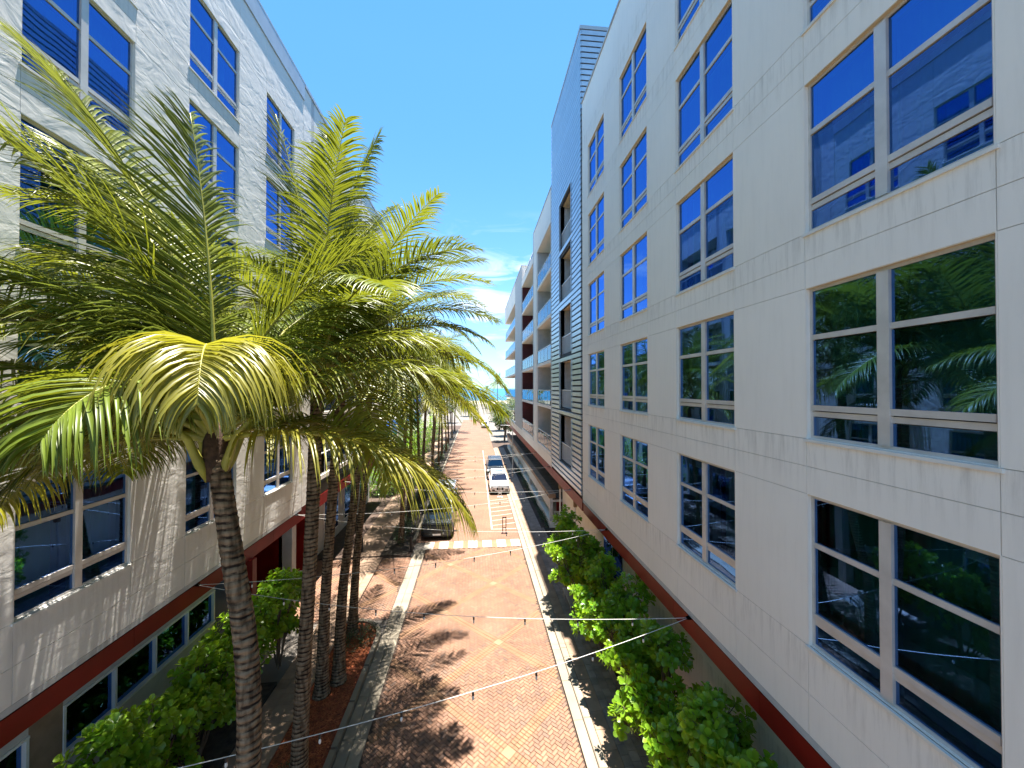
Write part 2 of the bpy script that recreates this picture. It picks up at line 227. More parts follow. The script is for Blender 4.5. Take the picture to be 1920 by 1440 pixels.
# ------------------------------------------------------------------ mesh helpers
class MB:
    def __init__(s): s.v = []; s.f = []; s.m = []; s.mats = []; s.smooth = False
    def mi(s, mt):
        mt = M[mt] if isinstance(mt, str) else mt
        if mt not in s.mats: s.mats.append(mt)
        return s.mats.index(mt)
    def add(s, vs, fs, mt):
        b = len(s.v); k = s.mi(mt); s.v += [tuple(p) for p in vs]
        for f in fs: s.f.append(tuple(i+b for i in f)); s.m.append(k)
    def box(s, x0, x1, y0, y1, z0, z1, mt):
        if x0 > x1: x0, x1 = x1, x0
        if y0 > y1: y0, y1 = y1, y0
        if z0 > z1: z0, z1 = z1, z0
        s.add([(x0, y0, z0), (x1, y0, z0), (x1, y1, z0), (x0, y1, z0), (x0, y0, z1), (x1, y0, z1), (x1, y1, z1), (x0, y1, z1)],
              [(0, 3, 2, 1), (4, 5, 6, 7), (0, 1, 5, 4), (1, 2, 6, 5), (2, 3, 7, 6), (3, 0, 4, 7)], mt)
    def bbox(s, x0, x1, y0, y1, z0, z1, c, mt):      # box with a chamfered top
        s.add([(x0, y0, z0), (x1, y0, z0), (x1, y1, z0), (x0, y1, z0), (x0, y0, z1-c), (x1, y0, z1-c), (x1, y1, z1-c), (x0, y1, z1-c),
               (x0+c, y0+c, z1), (x1-c, y0+c, z1), (x1-c, y1-c, z1), (x0+c, y1-c, z1)],
              [(0, 1, 5, 4), (1, 2, 6, 5), (2, 3, 7, 6), (3, 0, 4, 7), (4, 5, 9, 8), (5, 6, 10, 9), (6, 7, 11, 10), (7, 4, 8, 11), (8, 9, 10, 11)], mt)
    def quad(s, a, b, c, d, mt): s.add([a, b, c, d], [(0, 1, 2, 3)], mt)
    def tube(s, pts, rad, mt, n=8, caps=True):
        pts = [Vector(p) for p in pts]; rings = []
        if not hasattr(rad, '__len__'): rad = [rad]*len(pts)
        t0 = (pts[1]-pts[0]).normalized(); u = t0.orthogonal().normalized()
        for i, p in enumerate(pts):
            t = (pts[min(i+1, len(pts)-1)]-pts[max(i-1, 0)]).normalized()
            u = (u - t*u.dot(t)).normalized(); w = t.cross(u)
            rings.append([p+(u*math.cos(2*math.pi*k/n)+w*math.sin(2*math.pi*k/n))*rad[i] for k in range(n)])
        vs = [p for r in rings for p in r]; fs = []
        for i in range(len(pts)-1):
            for k in range(n): fs.append((i*n+k, i*n+(k+1) % n, (i+1)*n+(k+1) % n, (i+1)*n+k))
        if caps: fs.append(tuple(range(n))[::-1]); fs.append(tuple((len(pts)-1)*n+k for k in range(n)))
        s.add(vs, fs, mt)
    def mesh(s, name):
        me = bpy.data.meshes.new(name); me.from_pydata(s.v, [], s.f)
        for mt in s.mats: me.materials.append(mt)
        if len(s.mats) > 1: me.polygons.foreach_set('material_index', s.m)
        if s.smooth: me.polygons.foreach_set('use_smooth', [True]*len(s.f))
        me.update(); return me
    def build(s, name, parent=None, loc=None, **kw):
        return link(name, s.mesh(name), parent, loc, **kw)
def link(name, data, parent=None, loc=None, rot=None, label=None, cat=None, group=None, kind=None):
    o = bpy.data.objects.new(name, data); COL.objects.link(o)
    if parent is not None: o.parent = parent
    if loc is not None: o.location = loc
    if rot is not None: o.rotation_euler = rot
    if label: o['label'] = label
    if cat: o['category'] = cat
    if group: o['group'] = group
    if kind: o['kind'] = kind
    return o
def thing(name, label, cat, loc=(0, 0, 0), rotz=0, group=None):
    return link(name, None, None, loc, (0, 0, rotz), label, cat, group)
def bx(name, parent, x0, x1, y0, y1, z0, z1, mt, **kw):
    b = MB(); b.box(x0, x1, y0, y1, z0, z1, mt); return b.build(name, parent, **kw)

# ------------------------------------------------------------------ terrain, sea, road
XR, XL = 5.0, -7.6
b = MB(); b.box(-400, 400, -60, 235, -0.5, -0.03, 'conc'); b.build('ground', kind='structure')
b = MB(); b.quad((-900, 235, -0.6), (900, 235, -0.6), (900, 420, -2.6), (-900, 420, -2.6), 'sand'); b.build('beach', kind='structure')
b = MB(); b.quad((-9000, 300, -2.0), (9000, 300, -2.0), (9000, 14000, -2.0), (-9000, 14000, -2.0), 'sea'); b.build('sea', kind='structure')
road = MB(); road.box(-2.95, 2.8, -20, 24.6, -0.3, -0.02, 'mortar'); road.box(-3.7, 2.8, 24.604, 118, -0.3, 0, 'brickfar')
road.box(-9.5, -3.62, 16.6, 22.6, -0.3, -0.02, 'mortar')
road = road.build('road', kind='structure')
b = MB(); b.box(-60, 60, 118.01, 128, -0.3, 0.004, 'conc'); b.build('cross_street', kind='structure')
# herringbone bricks laid at 45 degrees with diagonal orange bands
S = 0.105; c45 = math.sqrt(0.5); P = 30; OX, OY = 0.87, 10.05
def cellinfo(x, y): return (x % P) in (0, 1, 2), (y % P) in (0, 1, 2)
bricks = []     # (cx, cy, w, h, horizontal?, mat)
def inreg(X, Y):
    if -2.93 < X < 2.78 and 6.5 < Y < 23.44: return True
    return -9.4 < X < -3.68 and 16.75 < Y < 22.5
def add_brick(u0, v0, u1, v1, mt):
    cu, cv = (u0+u1)/2*S, (v0+v1)/2*S
    X = OX+(cu-cv)*c45; Y = OY+(cu+cv)*c45
    if inreg(X, Y): bricks.append((X, Y, u1-u0, v1-v0, mt))
rb = random.Random(3)
def rm():
    k = rb.random(); return 'brick0' if k < .34 else 'brick1' if k < .62 else 'brick2' if k < .84 else 'brick3' if k < .95 else 'brick4'
G = 130
for x in range(-G, G):
    for y in range(-G, 260):
        cu, cv = (x+.5)*S, (y+.5)*S; X = OX+(cu-cv)*c45; Y = OY+(cu+cv)*c45
        if not inreg(X, Y): continue
        bxx, byy = cellinfo(x, y)
        if bxx and byy:
            if x % P == 1 and y % P == 1: add_brick(x-1, y-1, x+2, y+2, 'pale')
            continue
        if bxx:
            if (x % P) == 1: add_brick(x-1, y, x+.5, y+1, 'band'); add_brick(x+.5, y, x+2, y+1, 'band')
            continue
        if byy:
            if (y % P) == 1: add_brick(x, y-1, x+1, y+.5, 'band'); add_brick(x, y+.5, x+1, y+2, 'band')
            continue
        k = (x-y) % 4
        if k == 0:
            o = cellinfo(x+1, y); add_brick(x, y, x+(1 if (o[0] or o[1]) else 2), y+1, rm())
        elif k == 1:
            o = cellinfo(x-1, y)
            if o[0] or o[1]: add_brick(x, y, x+1, y+1, rm())
        elif k == 2:
            o = cellinfo(x, y-1); add_brick(x, y-(0 if (o[0] or o[1]) else 1), x+1, y+1, rm())
        elif k == 3:
            o = cellinfo(x, y+1)
            if o[0] or o[1]: add_brick(x, y, x+1, y+1, rm())
def brick_geo(b, w, h, mt, X=0, Y=0, z=0, tilt=(0, 0)):
    g = 0.010; hw, hh = (w*S-g)/2, (h*S-g)/2; c = 0.005
    base = [(-hw, -hh), (hw, -hh), (hw, hh), (-hw, hh)]; top = [(-hw+c, -hh+c), (hw-c, -hh+c), (hw-c, hh-c), (-hw+c, hh-c)]
    def T(p, zz): return (X+(p[0]-p[1])*c45, Y+(p[0]+p[1])*c45, z+zz+p[0]*tilt[0]+p[1]*tilt[1])
    vs = [T(p, -0.03) for p in base]+[T(p, -c) for p in base]+[T(p, 0) for p in top]
    b.add(vs, [(0, 1, 5, 4), (1, 2, 6, 5), (2, 3, 7, 6), (3, 0, 4, 7), (4, 5, 9, 8), (5, 6, 10, 9), (6, 7, 11, 10), (7, 4, 8, 11), (8, 9, 10, 11)], mt)
vis = [q for q in bricks if q[1] > 9.75 and q[2]*q[3] > 1.2]; vis.sort(key=lambda q: q[0]**2+q[1]**2+90)
own = set(id(q) for q in vis[:298]); cache = {}
rest = MB()
for q in bricks:
    X, Y, w, h, mt = q; dz = rb.uniform(-0.0025, 0.0025); tl = (rb.uniform(-.02, .02), rb.uniform(-.02, .02))
    if id(q) in own:
        key = (round(w, 1), round(h, 1), mt)
        if key not in cache:
            t = MB(); brick_geo(t, w, h, mt); cache[key] = t.mesh('brick')
        link('brick', cache[key], road, (X, Y, dz), (tl[0]*.7, tl[1]*.7, 0))
    else: brick_geo(rest, w, h, mt, X, Y, dz, tl)
rest.build('brick_paving', road, kind='stuff')
# crosswalk blocks, parking bay lines
b = MB(); b.box(-2.95, 2.8, 23.48, 24.6, -0.019, -0.001, 'band'); b.build('crosswalk', road)
k = 0; x = 2.75
while x > -3.0:
    q = MB(); q.bbox(x-.56, x, 23.5, 24.58, 0.001, 0.012, 0.002, 'paint'); q.build('crosswalk_stripe', road); x -= .88
b = MB(); b.box(1.06, 1.16, 26.4, 60, 0.004, 0.008, 'paint'); b.box(1.16, 2.78, 26.4, 26.5, 0.004, 0.008, 'paint')
b.build('parking_line', road)
for i in range(7):
    y = 27.1+i*1.0; q = MB(); q.quad((1.2, y, 0.008), (1.2, y+.09, 0.008), (2.78, y+.55, 0.008), (2.78, y+.46, 0.008), 'paint'); q.build('hatch_line', road)
# pavements, kerbs
pavR = MB(); pavR.box(2.8, 6.4, -20, 70, -0.3, 0.06, 'mortar'); pavR = pavR.build('right_pavement', kind='structure')
pavL = MB(); pavL.box(-6.35, -5.2, -20, 22.6, -0.3, 0.05, 'mortar'); pavL.box(-3.6, -2.95, -20, 23.4, -0.3, 0.0, 'mortar')
pavL.box(-12, -3.7, 22.65, 100, -0.3, 0.05, 'mortar'); pavL = pavL.build('left_pavement', kind='structure')
def strip(parent, name, x0, x1, ya, yb, step, z0, z1, mt, gap=.008, c=.006):
    y = ya; meshes = {}
    while y < yb-.01:
        y2 = min(y+step, yb); key = round(y2-y, 3)
        if key not in meshes:
            t = MB(); t.bbox(x0, x1, gap/2, key-gap/2, z0, z1, c, mt); meshes[key] = t.mesh(name)
        link(name, meshes[key], parent, (0, y, rb.uniform(-.0015, .0015))); y = y2
strip(pavR, 'gutter_slab', 2.805, 3.08, 5, 62, 1.5, 0.0, 0.068, 'kerb')
strip(pavR, 'kerb_stone', 3.092, 3.32, 5, 62, 1.5, 0.0, 0.125, 'kerb', c=.02)
strip(pavR, 'edging_paver', 3.33, 3.72, 5, 62, .62, 0.0, 0.115, 'tanpaver', c=.004)
for i, (x0, x1) in enumerate(((3.73, 3.97), (3.97, 4.21), (4.21, 4.45))):
    strip(pavR, 'grey_paver', x0+.004, x1-.004, 6.5+.11*i, 26, .30, 0.0, 0.112, 'greypaver')
b = MB(); b.box(3.73, 4.45, 26.02, 62, 0.0, 0.108, 'greypaver'); b.box(3.73, 4.45, 4, 6.45, 0.0, 0.108, 'greypaver'); b.build('distant_paving', pavR)
strip(pavR, 'border_slab', 4.46, 4.60, 5, 26, 1.2, 0.0, 0.16, 'greypaver')
strip(pavL, 'gutter_slab', -3.28, -2.955, 5, 23.4, 1.5, 0.001, 0.03, 'kerb')
strip(pavL, 'kerb_slab', -3.59, -3.29, 5, 23.4, 1.5, 0.001, 0.034, 'kerb')
for i, (x0, x1) in enumerate(((-6.34, -5.96), (-5.96, -5.58), (-5.58, -5.21))):
    strip(pavL, 'tan_paver', x0+.004, x1-.004, 5+.2*i, 22.5, .42, 0.0, 0.085, 'tanpaver')
strip(pavL, 'kerb_stone', -3.92, -3.71, 24.7, 90, 1.5, 0.0, 0.13, 'kerb', c=.02)
b = MB(); b.box(-7.2, -5.4, 22.7, 90, 0.05, 0.075, 'tanpaver'); b.build('walkway_paving', pavL)
b = MB(); b.box(-5.4, -3.93, 22.7, 90, 0.05, 0.09, 'soil'); b.build('planting_bed', kind='structure')
# near planting bed with its rounded raised kerb
def bed_outline(off):
    p = [(-3.62-off, 3.0)]
    for i in range(11):
        a = i/10*math.pi/2; p.append((-4.72-off*0+(1.1-off)*math.cos(a), 15.2+(1.25-off)*math.sin(a)))
    p.append((-5.19, 16.45-off)); return p
o1, o2 = bed_outline(0), bed_outline(0.16)
for i in range(len(o1)-1):
    segs = 8 if i == 0 else 1
    for s in range(segs):
        f0, f1 = s/segs, (s+1)/segs
        def lp(a, b, f): return (a[0]+(b[0]-a[0])*f, a[1]+(b[1]-a[1])*f)
        a0, a1, c0, c1 = lp(o1[i], o1[i+1], f0+.004), lp(o1[i], o1[i+1], f1-.002), lp(o2[i], o2[i+1], f0+.004), lp(o2[i], o2[i+1], f1-.002)
        q = MB(); q.add([(a0[0], a0[1], -.02), (a1[0], a1[1], -.02), (c1[0], c1[1], -.02), (c0[0], c0[1], -.02), (a0[0], a0[1], .17), (a1[0], a1[1], .17), (c1[0], c1[1], .17), (c0[0], c0[1], .17)],
              [(0, 3, 2, 1), (4, 5, 6, 7), (0, 1, 5, 4), (1, 2, 6, 5), (2, 3, 7, 6), (3, 0, 4, 7)], 'kerb'); q.build('bed_kerb', pavL)
mul = MB(); pts = [(p[0]+.0, p[1]) for p in o2]+[(-5.19, 3.0)]
mul.add([(p[0], p[1], 0.10) for p in pts], [tuple(range(len(pts)))], 'mulch'); mulo = mul.build('mulch_bed', kind='structure')
ch = MB()
for i in range(9000):
    x = rb.uniform(-5.15, -3.85); y = rb.uniform(8.0, 16.2)
    if y > 15.2 and ((x+4.72)/1.0)**2+((y-15.2)/1.1)**2 > .9 and x > -4.72: continue
    a = rb.uniform(0, 6.28); l = rb.uniform(.012, .035); w = rb.uniform(.006, .014); dx, dy = math.cos(a), math.sin(a); z = .103+rb.uniform(0, .02); tz = rb.uniform(-.3, .3)*l
    ch.add([(x-dx*l-dy*w, y-dy*l+dx*w, z-tz), (x-dx*l+dy*w, y-dy*l-dx*w, z-tz), (x+dx*l+dy*w, y+dy*l-dx*w, z+tz), (x+dx*l-dy*w, y+dy*l+dx*w, z+tz)], [(0, 1, 2, 3)], 'chip')
ch.build('bark_chips', label='loose red bark chips covering the bed around the palm trunks', cat='mulch', kind='stuff')
b = MB(); b.box(4.61, 6.4, 3, 26, 0.05, 0.13, 'soil'); b.build('right_bed', kind='structure')
b = MB(); b.box(-8.15, -6.36, 3, 13.2, 0.0, 0.16, 'soil'); b.build('left_bed', kind='structure')

# ------------------------------------------------------------------ windows (shared meshes)
WW, WH = 2.18, 2.28
def window_meshes(fm):
    # local: opening spans y 0..WW, z 0..WH, outside is -x; glass at x = .11
    f = MB(); e = .055
    f.box(.06, .19, 0, e, 0, WH, fm); f.box(.06, .19, WW-e, WW, 0, WH, fm); f.box(.06, .19, e, WW-e, 0, e, fm); f.box(.06, .19, e, WW-e, WH-e, WH, fm)
    m0, m1 = WW/2-.072, WW/2+.072
    f.box(.035, .19, m0, m1, e, WH-e, fm)
    t0, t1 = WH*.655, WH*.655+.075; l0, l1 = WH*.15, WH*.15+.075; n1 = l1+.095
    for a, c in ((e, m0), (m1, WW-e)):
        f.box(.055, .19, a, c, t0, t1, fm); f.box(.065, .19, a, c, l0, l1, fm)
        f.box(.045, .18, a, c, l1+.014, n1, fm); f.box(.09, .18, a, c, l1, l1+.014, 'gasket')
        f.box(.10, .18, a, c, l0-.012, l0, 'gasket'); f.box(.10, .18, a, c, t0-.014, t0, 'gasket')
        f.box(.10, .18, a, a+.018, n1, t0-.014, 'gasket')
    fr = f.mesh('window')
    panes = []
    for a, c in ((e, m0), (m1, WW-e)):
        for z0, z1 in ((e, l0-.012), (n1, t0-.014), (t1, WH-e)):
            p = MB(); tw = rb.uniform(-.004, .004)
            p.quad((.078, a, z0), (.078, a, z1), (.078+tw, c, z1), (.078+tw, c, z0), 'glass')
            p.quad((.123, a, z0), (.123+tw, c, z0), (.123+tw, c, z1), (.123, a, z1), 'gasket') if 0 else None
            panes.append(p.mesh('pane'))
    return fr, panes
FR, PANES = window_meshes('frame')
CURT = []
for v in range(6):
    n = 90; c = MB(); vs = []; r0 = random.Random(v); ph = r0.uniform(0, 6)
    gap = (None, (0.42, 0.5), (0.0, 0.12), None, (0.86, 1.0), (0.3, 0.55))[v]
    for i in range(n+1):
        t = i/n; x = .42+.055*math.sin(t*2*math.pi*11+ph+1.5*math.sin(t*9+ph))+.02*math.sin(t*60)
        vs += [(x, -.25+t*(WW+.5), -.25), (x*1.0+.01*math.sin(t*40), -.25+t*(WW+.5), WH+.3)]
    fs = [(2*i, 2*i+2, 2*i+3, 2*i+1) for i in range(n) if not (gap and gap[0] < i/n < gap[1])]
    c.add(vs, fs, 'curtain'); c.smooth = True; CURT.append(c.mesh('curtain'))
sl_ = MB(); sl_.box(-.025, .055, -.03, WW+.03, -.045, -.002, 'drip'); SILL = sl_.mesh('sill')
def place_window(bld, side, X, y0, z0, k):
    # side -1: building on the right (outside is -x); side +1: building on the left (outside +x) -> rotate 180
    loc = (X, y0, z0) if side < 0 else (X, y0+WW, z0); rot = (0, 0, 0) if side < 0 else (0, 0, math.pi)
    w = link('window', FR, bld, loc, rot)
    for p in PANES: link('pane', p, w)
    link('curtain', CURT[k % 6], w); link('sill', SILL, w)
HEADS = [8.0+3.115*k for k in range(5)]
ROOF = 23.1; WB = 4.38
def facade_block(bld, side, X, ends, yA, yB, wallm):
    """white block with a grid of windows; ends = far edges of the window columns"""
    sx = -side   # direction into the building
    def bxx(m, a, c, y0, y1, z0, z1, mt): m.box(X+sx*a, X+sx*c, y0, y1, z0, z1, mt)
    cols = [(e-WW, e) for e in ends]
    piers = []; y = yA
    for a, c in cols: piers.append((y, a)); y = c
    piers.append((y, yB))
    wall = MB(); J = .0045; D = .014
    zs = [WB]
    for h in HEADS: zs += [h-WH, h]
    zs.append(ROOF-.02)
    for a, c in piers: bxx(wall, D, .30, a, c, WB, ROOF-.02, 'joint')
    for a, c in cols:
        for i in range(0, len(zs)-1, 2): bxx(wall, D, .30, a, c, zs[i], zs[i+1], 'joint')
    wall.build('wall', bld)
    def panel(y0, y1, z0, z1, jy=(1, 1), jz=(1, 1)):
        p = MB(); bxx(p, 0, D+.012, y0+(J if jy[0] else 0), y1-(J if jy[1] else 0), z0+(J if jz[0] else 0), z1-(J if jz[1] else 0), wallm); p.build('wall_panel', bld)
    for i in range(len(zs)-1):
        z0, z1 = zs[i], zs[i+1]
        if i % 2 == 0:
            mids = [z0, (z0+z1)/2, z1] if 0 < i < len(zs)-2 else [z0, z0+.62, z1] if i == 0 else [z0, z0+.42, z1]
            for q in range(2):
                for a, c in piers: panel(a, c, mids[q], mids[q+1])
                for a, c in cols: panel(a, c, mids[q], mids[q+1], (1, 1), (q == 1 or i == 0, q == 0 or i == len(zs)-2))
                if False: pass
        else:
            for a, c in piers: panel(a, c, z0, z1)
    # reveal linings so the openings read as one solid wall
    for a, c in cols:
        for h in HEADS:
            z0 = h-WH; rv = MB()
            bxx(rv, .002, .30, a-.001, a+.012, z0, h, wallm); bxx(rv, .002, .30, c-.012, c+.001, z0, h, wallm)
            bxx(rv, .002, .30, a+.012, c-.012, h-.012, h+.001, 'soffit' if side < 0 else wallm); bxx(rv, .03, .30, a+.012, c-.012, z0-.001, z0+.012, wallm)
            rv.build('window_reveal', bld)
    cp = MB(); bxx(cp, -.05, .42, yA-.02, yB+.02, ROOF-.018, ROOF+.06, 'coping')
    if side > 0: bxx(cp, -.045, .0, yA, yB, ROOF-.75, ROOF-.02, 'coping')
    cp.build('coping', bld)
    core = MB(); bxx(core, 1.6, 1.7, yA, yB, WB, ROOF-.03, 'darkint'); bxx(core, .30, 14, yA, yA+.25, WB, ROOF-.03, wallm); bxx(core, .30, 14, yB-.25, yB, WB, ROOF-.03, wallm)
    bxx(core, 14, 14.3, yA, yB, 0, ROOF-.03, wallm); bxx(core, .43, 14, yA, yB, ROOF-.3, ROOF-.04, 'membrane'); bxx(core, .0, 14, yA, yB, WB-.12, WB-.002, 'grey_wall')
    core.build('rear_walls', bld)
    k = 0
    for a, c in cols:
        for h in HEADS:
            place_window(bld, side, X, a, h-WH, rb.randrange(6)); k += 1
    fa = MB(); y = yA; L = 3.0; bxx(fa, .05, .35, yA, yB, WB-.17, WB-.121, 'black'); fa.build('shadow_gap', bld)
    while y < yB-.05:
        y2 = min(y+L, yB); q = MB(); bxx(q, .03, .10, y+.004, y2-.004, 3.78, WB-.17, 'red'); q.build('fascia_panel', bld); y = y2
    uf = MB(); bxx(uf, .10, 14, yA, yB, 3.80, 3.95, 'grey_wall'); uf.build('soffit', bld)
bR = thing('apartment_building', 'near white apartment block on the right with square tinted windows and red fascia below', 'building', (0, 0, 0))
facade_block(bR, -1, XR, [5.44+3.81*i for i in range(-2, 4)], -5.5, 17.8, 'wallR')
bL = thing('apartment_building', 'near block on the left with rough marbled stucco wall behind the palms', 'building', (0, 0, 0))
facade_block(bL, 1, XL, [5.55+3.8*i for i in range(-2, 4)], -5.5, 17.8, 'wallL')
# ground floors
g = MB(); g.box(5.9, 6.1, -5.5, 26, 0, 3.80, 'wallR'); g.build('ground_floor_wall', bR)
for y in (15.0,):
    g = MB(); g.box(5.86, 5.90, y, y+2.4, .9, 2.9, 'whiteframe'); q = g.build('window', bR)
    g = MB(); g.box(5.845, 5.858, y+.08, y+1.16, .98, 2.82, 'glass'); g.box(5.845, 5.858, y+1.24, y+2.32, .98, 2.82, 'glass'); g.build('pane', q)
XG = -8.2
g = MB(); g.box(XG-.25, XG, -5.5, 8.6, 0, .7, 'grey_wall'); g.box(XG-.25, XG, 8.6, 13.1, 0, 2.25, 'grey_wall'); g.box(XG-.25, XG, 8.0, 8.6, .7, 3.8, 'tanpaver')
g.box(XG-.25, XG, 8.6, 13.1, 3.25, 3.8, 'grey_wall'); g.box(XG-.25, XG, -5.5, 8.0, 3.2, 3.8, 'grey_wall'); g.box(XG-.25, XG, 13.1, 13.9, 0, 3.8, 'bluewall'); g.build('ground_floor_wall', bL)
for (ya, yb, za, zb, n) in ((8.6, 13.1, 2.25, 3.25, 4), (3.4, 8.0, .7, 3.2, 3)):
    g = MB(); w = .05
    g.box(XG-.1, XG+.03, ya, yb, zb-w, zb, 'whiteframe'); g.box(XG-.1, XG+.05, ya, yb, za, za+w, 'whiteframe')
    for i in range(n+1):
        yy = ya+(yb-ya-w)*i/n; g.box(XG-.1, XG+.02, yy, yy+w, za+w, zb-w, 'whiteframe')
    q = g.build('shopfront_window', bL)
    for i in range(n):
        yy = ya+(yb-ya-w)*i/n+w; p = MB(); p.box(XG-.07, XG-.06, yy, ya+(yb-ya-w)*(i+1)/n, za+w, zb-w, 'glass'); p.build('pane', q)
g = MB(); g.box(-13.5, -8.9, -5.5, 13.9, 0.0, 3.8, 'darkint'); g.build('ground_floor_interior', bL)
g = MB(); g.box(-7.98, -7.5, 13.9, 14.15, 2.5, 3.78, 'red'); g.build('fascia_bracket', bL)
g = MB(); g.box(-13.5, -13.3, 13.9, 19.2, 0, 3.8, 'darkint'); g.build('garage_back_wall', bL)
g = MB(); g.box(-8.3, -7.9, 17.6, 18.0, 0, 3.8, 'grey_wall'); g.build('column', bL)
g = MB(); g.box(-9.4, -7.4, 13.9, 16.5, 0.0, .22, 'greypaver'); g.build('entrance_step', bL)

# ------------------------------------------------------------------ louvred tower
FL = [5.3+3.115*k for k in range(5)]           # floor levels
tw = thing('louvred_tower', 'tall stair tower clad in horizontal blue grey metal slats behind the white block', 'tower')
TOP = 27.0; ty0, ty1 = 18.05, 25.2; oy0, oy1 = 19.9, 22.75
k = 0; z = 4.5; pitch = .277
opens = [(f+.05, f+2.72) for f in FL]
while z < TOP-.1:
    zc = z+.11; hit = any(a-.06 < zc < c+.02 for a, c in opens)
    segs = [(ty0, oy0-.03), (oy1+.03, ty1)] if hit else [(ty0, ty1)]
    for a, c in segs:
        q = MB(); q.add([(5.0, a, z), (5.06, a, z), (5.06, a, z+.21), (4.985, a, z+.19), (5.0, c, z), (5.06, c, z), (5.06, c, z+.21), (4.985, c, z+.19)],
                        [(0, 1, 2, 3), (7, 6, 5, 4), (0, 4, 5, 1), (1, 5, 6, 2), (2, 6, 7, 3), (3, 7, 4, 0)], 'slat'); q.build('metal_slat', tw)
    if z > 22.0:
        q = MB(); q.add([(5.062, 18.05, z), (5.062, 18.11, z), (5.062, 18.11, z+.21), (5.062, 18.03, z+.19), (9.5, 18.05, z), (9.5, 18.11, z), (9.5, 18.11, z+.21), (9.5, 18.03, z+.19)],
                        [(3, 2, 1, 0), (4, 5, 6, 7), (1, 5, 4, 0), (2, 6, 5, 1), (3, 7, 6, 2), (0, 4, 7, 3)], 'slat'); q.build('metal_slat', tw)
    z += pitch
q = MB(); q.box(5.065, 5.2, ty0+.065, oy0, WB, TOP-.1, 'slatback'); q.box(5.065, 5.2, oy1, ty1, WB, TOP-.1, 'slatback')
zz = [WB]+[v for o in opens for v in o]+[TOP-.1]
for i in range(0, len(zz), 2): q.box(5.066, 5.2, oy0, oy1, zz[i], zz[i+1], 'slatback')
q.box(5.2, 9.5, 18.115, 18.3, WB, TOP-.1, 'slatback'); q.box(9.3, 9.5, 18.3, ty1, WB, TOP-.1, 'slatback'); q.box(5.2, 9.3, ty1-.2, ty1, 22, TOP-.1, 'slatback'); q.build('wall', tw)
q = MB(); q.box(4.97, 5.12, ty0-.03, ty1, TOP-.1, TOP+.08, 'coping'); q.box(5.12, 9.6, ty0-.03, ty0+.12, TOP-.1, TOP+.08, 'coping'); q.build('coping', tw)
def opening(bld, X, y0, y1, f, top, depth, rail, backm='darkint', sidem='grey_wall'):
    q = MB(); q.box(X+.2, X+depth, y0-.12, y0, f, top, sidem); q.box(X+.2, X+depth, y1, y1+.12, f, top, sidem)
    q.box(X+depth, X+depth+.1, y0, y1, f, top, backm); q.box(X+.2, X+depth, y0, y1, top, top+.1, 'soffit'); q.box(X+.2, X+depth, y0, y1, f-.1, f, 'grey_wall'); q.build('balcony_recess', bld)
    q = MB(); q.box(X+.12, X+.17, y0+.01, y1-.01, f+1.0, f+1.05, rail)
    if rail != 'rail':
        n = int((y1-y0)/.28)
        for i in range(n+1):
            yy = y0+.03+(y1-y0-.1)*i/n; q.box(X+.13, X+.16, yy, yy+.035, f+.03, f+1.0, rail)
    q.build('railing', bld)
for a, c in opens:
    opening(tw, 5.0, oy0, oy1, a, c, 1.9, 'whiteframe')
    for u_, v_ in ((oy1, oy1+.07), (oy0-.07, oy0)): q = MB(); q.box(4.965, 5.30, u_, v_, a, c, 'slat'); q.build('opening_trim', tw)
    q = MB(); q.box(6.8, 6.88, oy0+.4, oy0+.48, a, c-.2, 'whiteframe'); q.box(6.8, 6.88, oy1-.48, oy1-.4, a, c-.2, 'whiteframe'); q.box(6.8, 6.88, oy0+.48, oy1-.48, c-.28, c-.2, 'whiteframe'); d = q.build('balcony_door', tw)
    p = MB(); p.box(6.83, 6.84, oy0+.48, oy1-.48, a, c-.28, 'glass'); p.build('pane', d)
def fascia_run(bld, X, sx, y0, y1, top=WB):
    y = y0
    while y < y1-.05:
        y2 = min(y+3.0, y1); q = MB(); q.box(X+sx*.03, X+sx*.10, y+.004, y2-.004, 3.78, top-.05, 'red'); q.build('fascia_panel', bld); y = y2
    q = MB(); q.box(X+sx*.10, X+sx*6, y0, y1, 3.80, 3.95, 'grey_wall'); q.build('soffit', bld)
fascia_run(tw, XR, 1, 18.0, ty1)

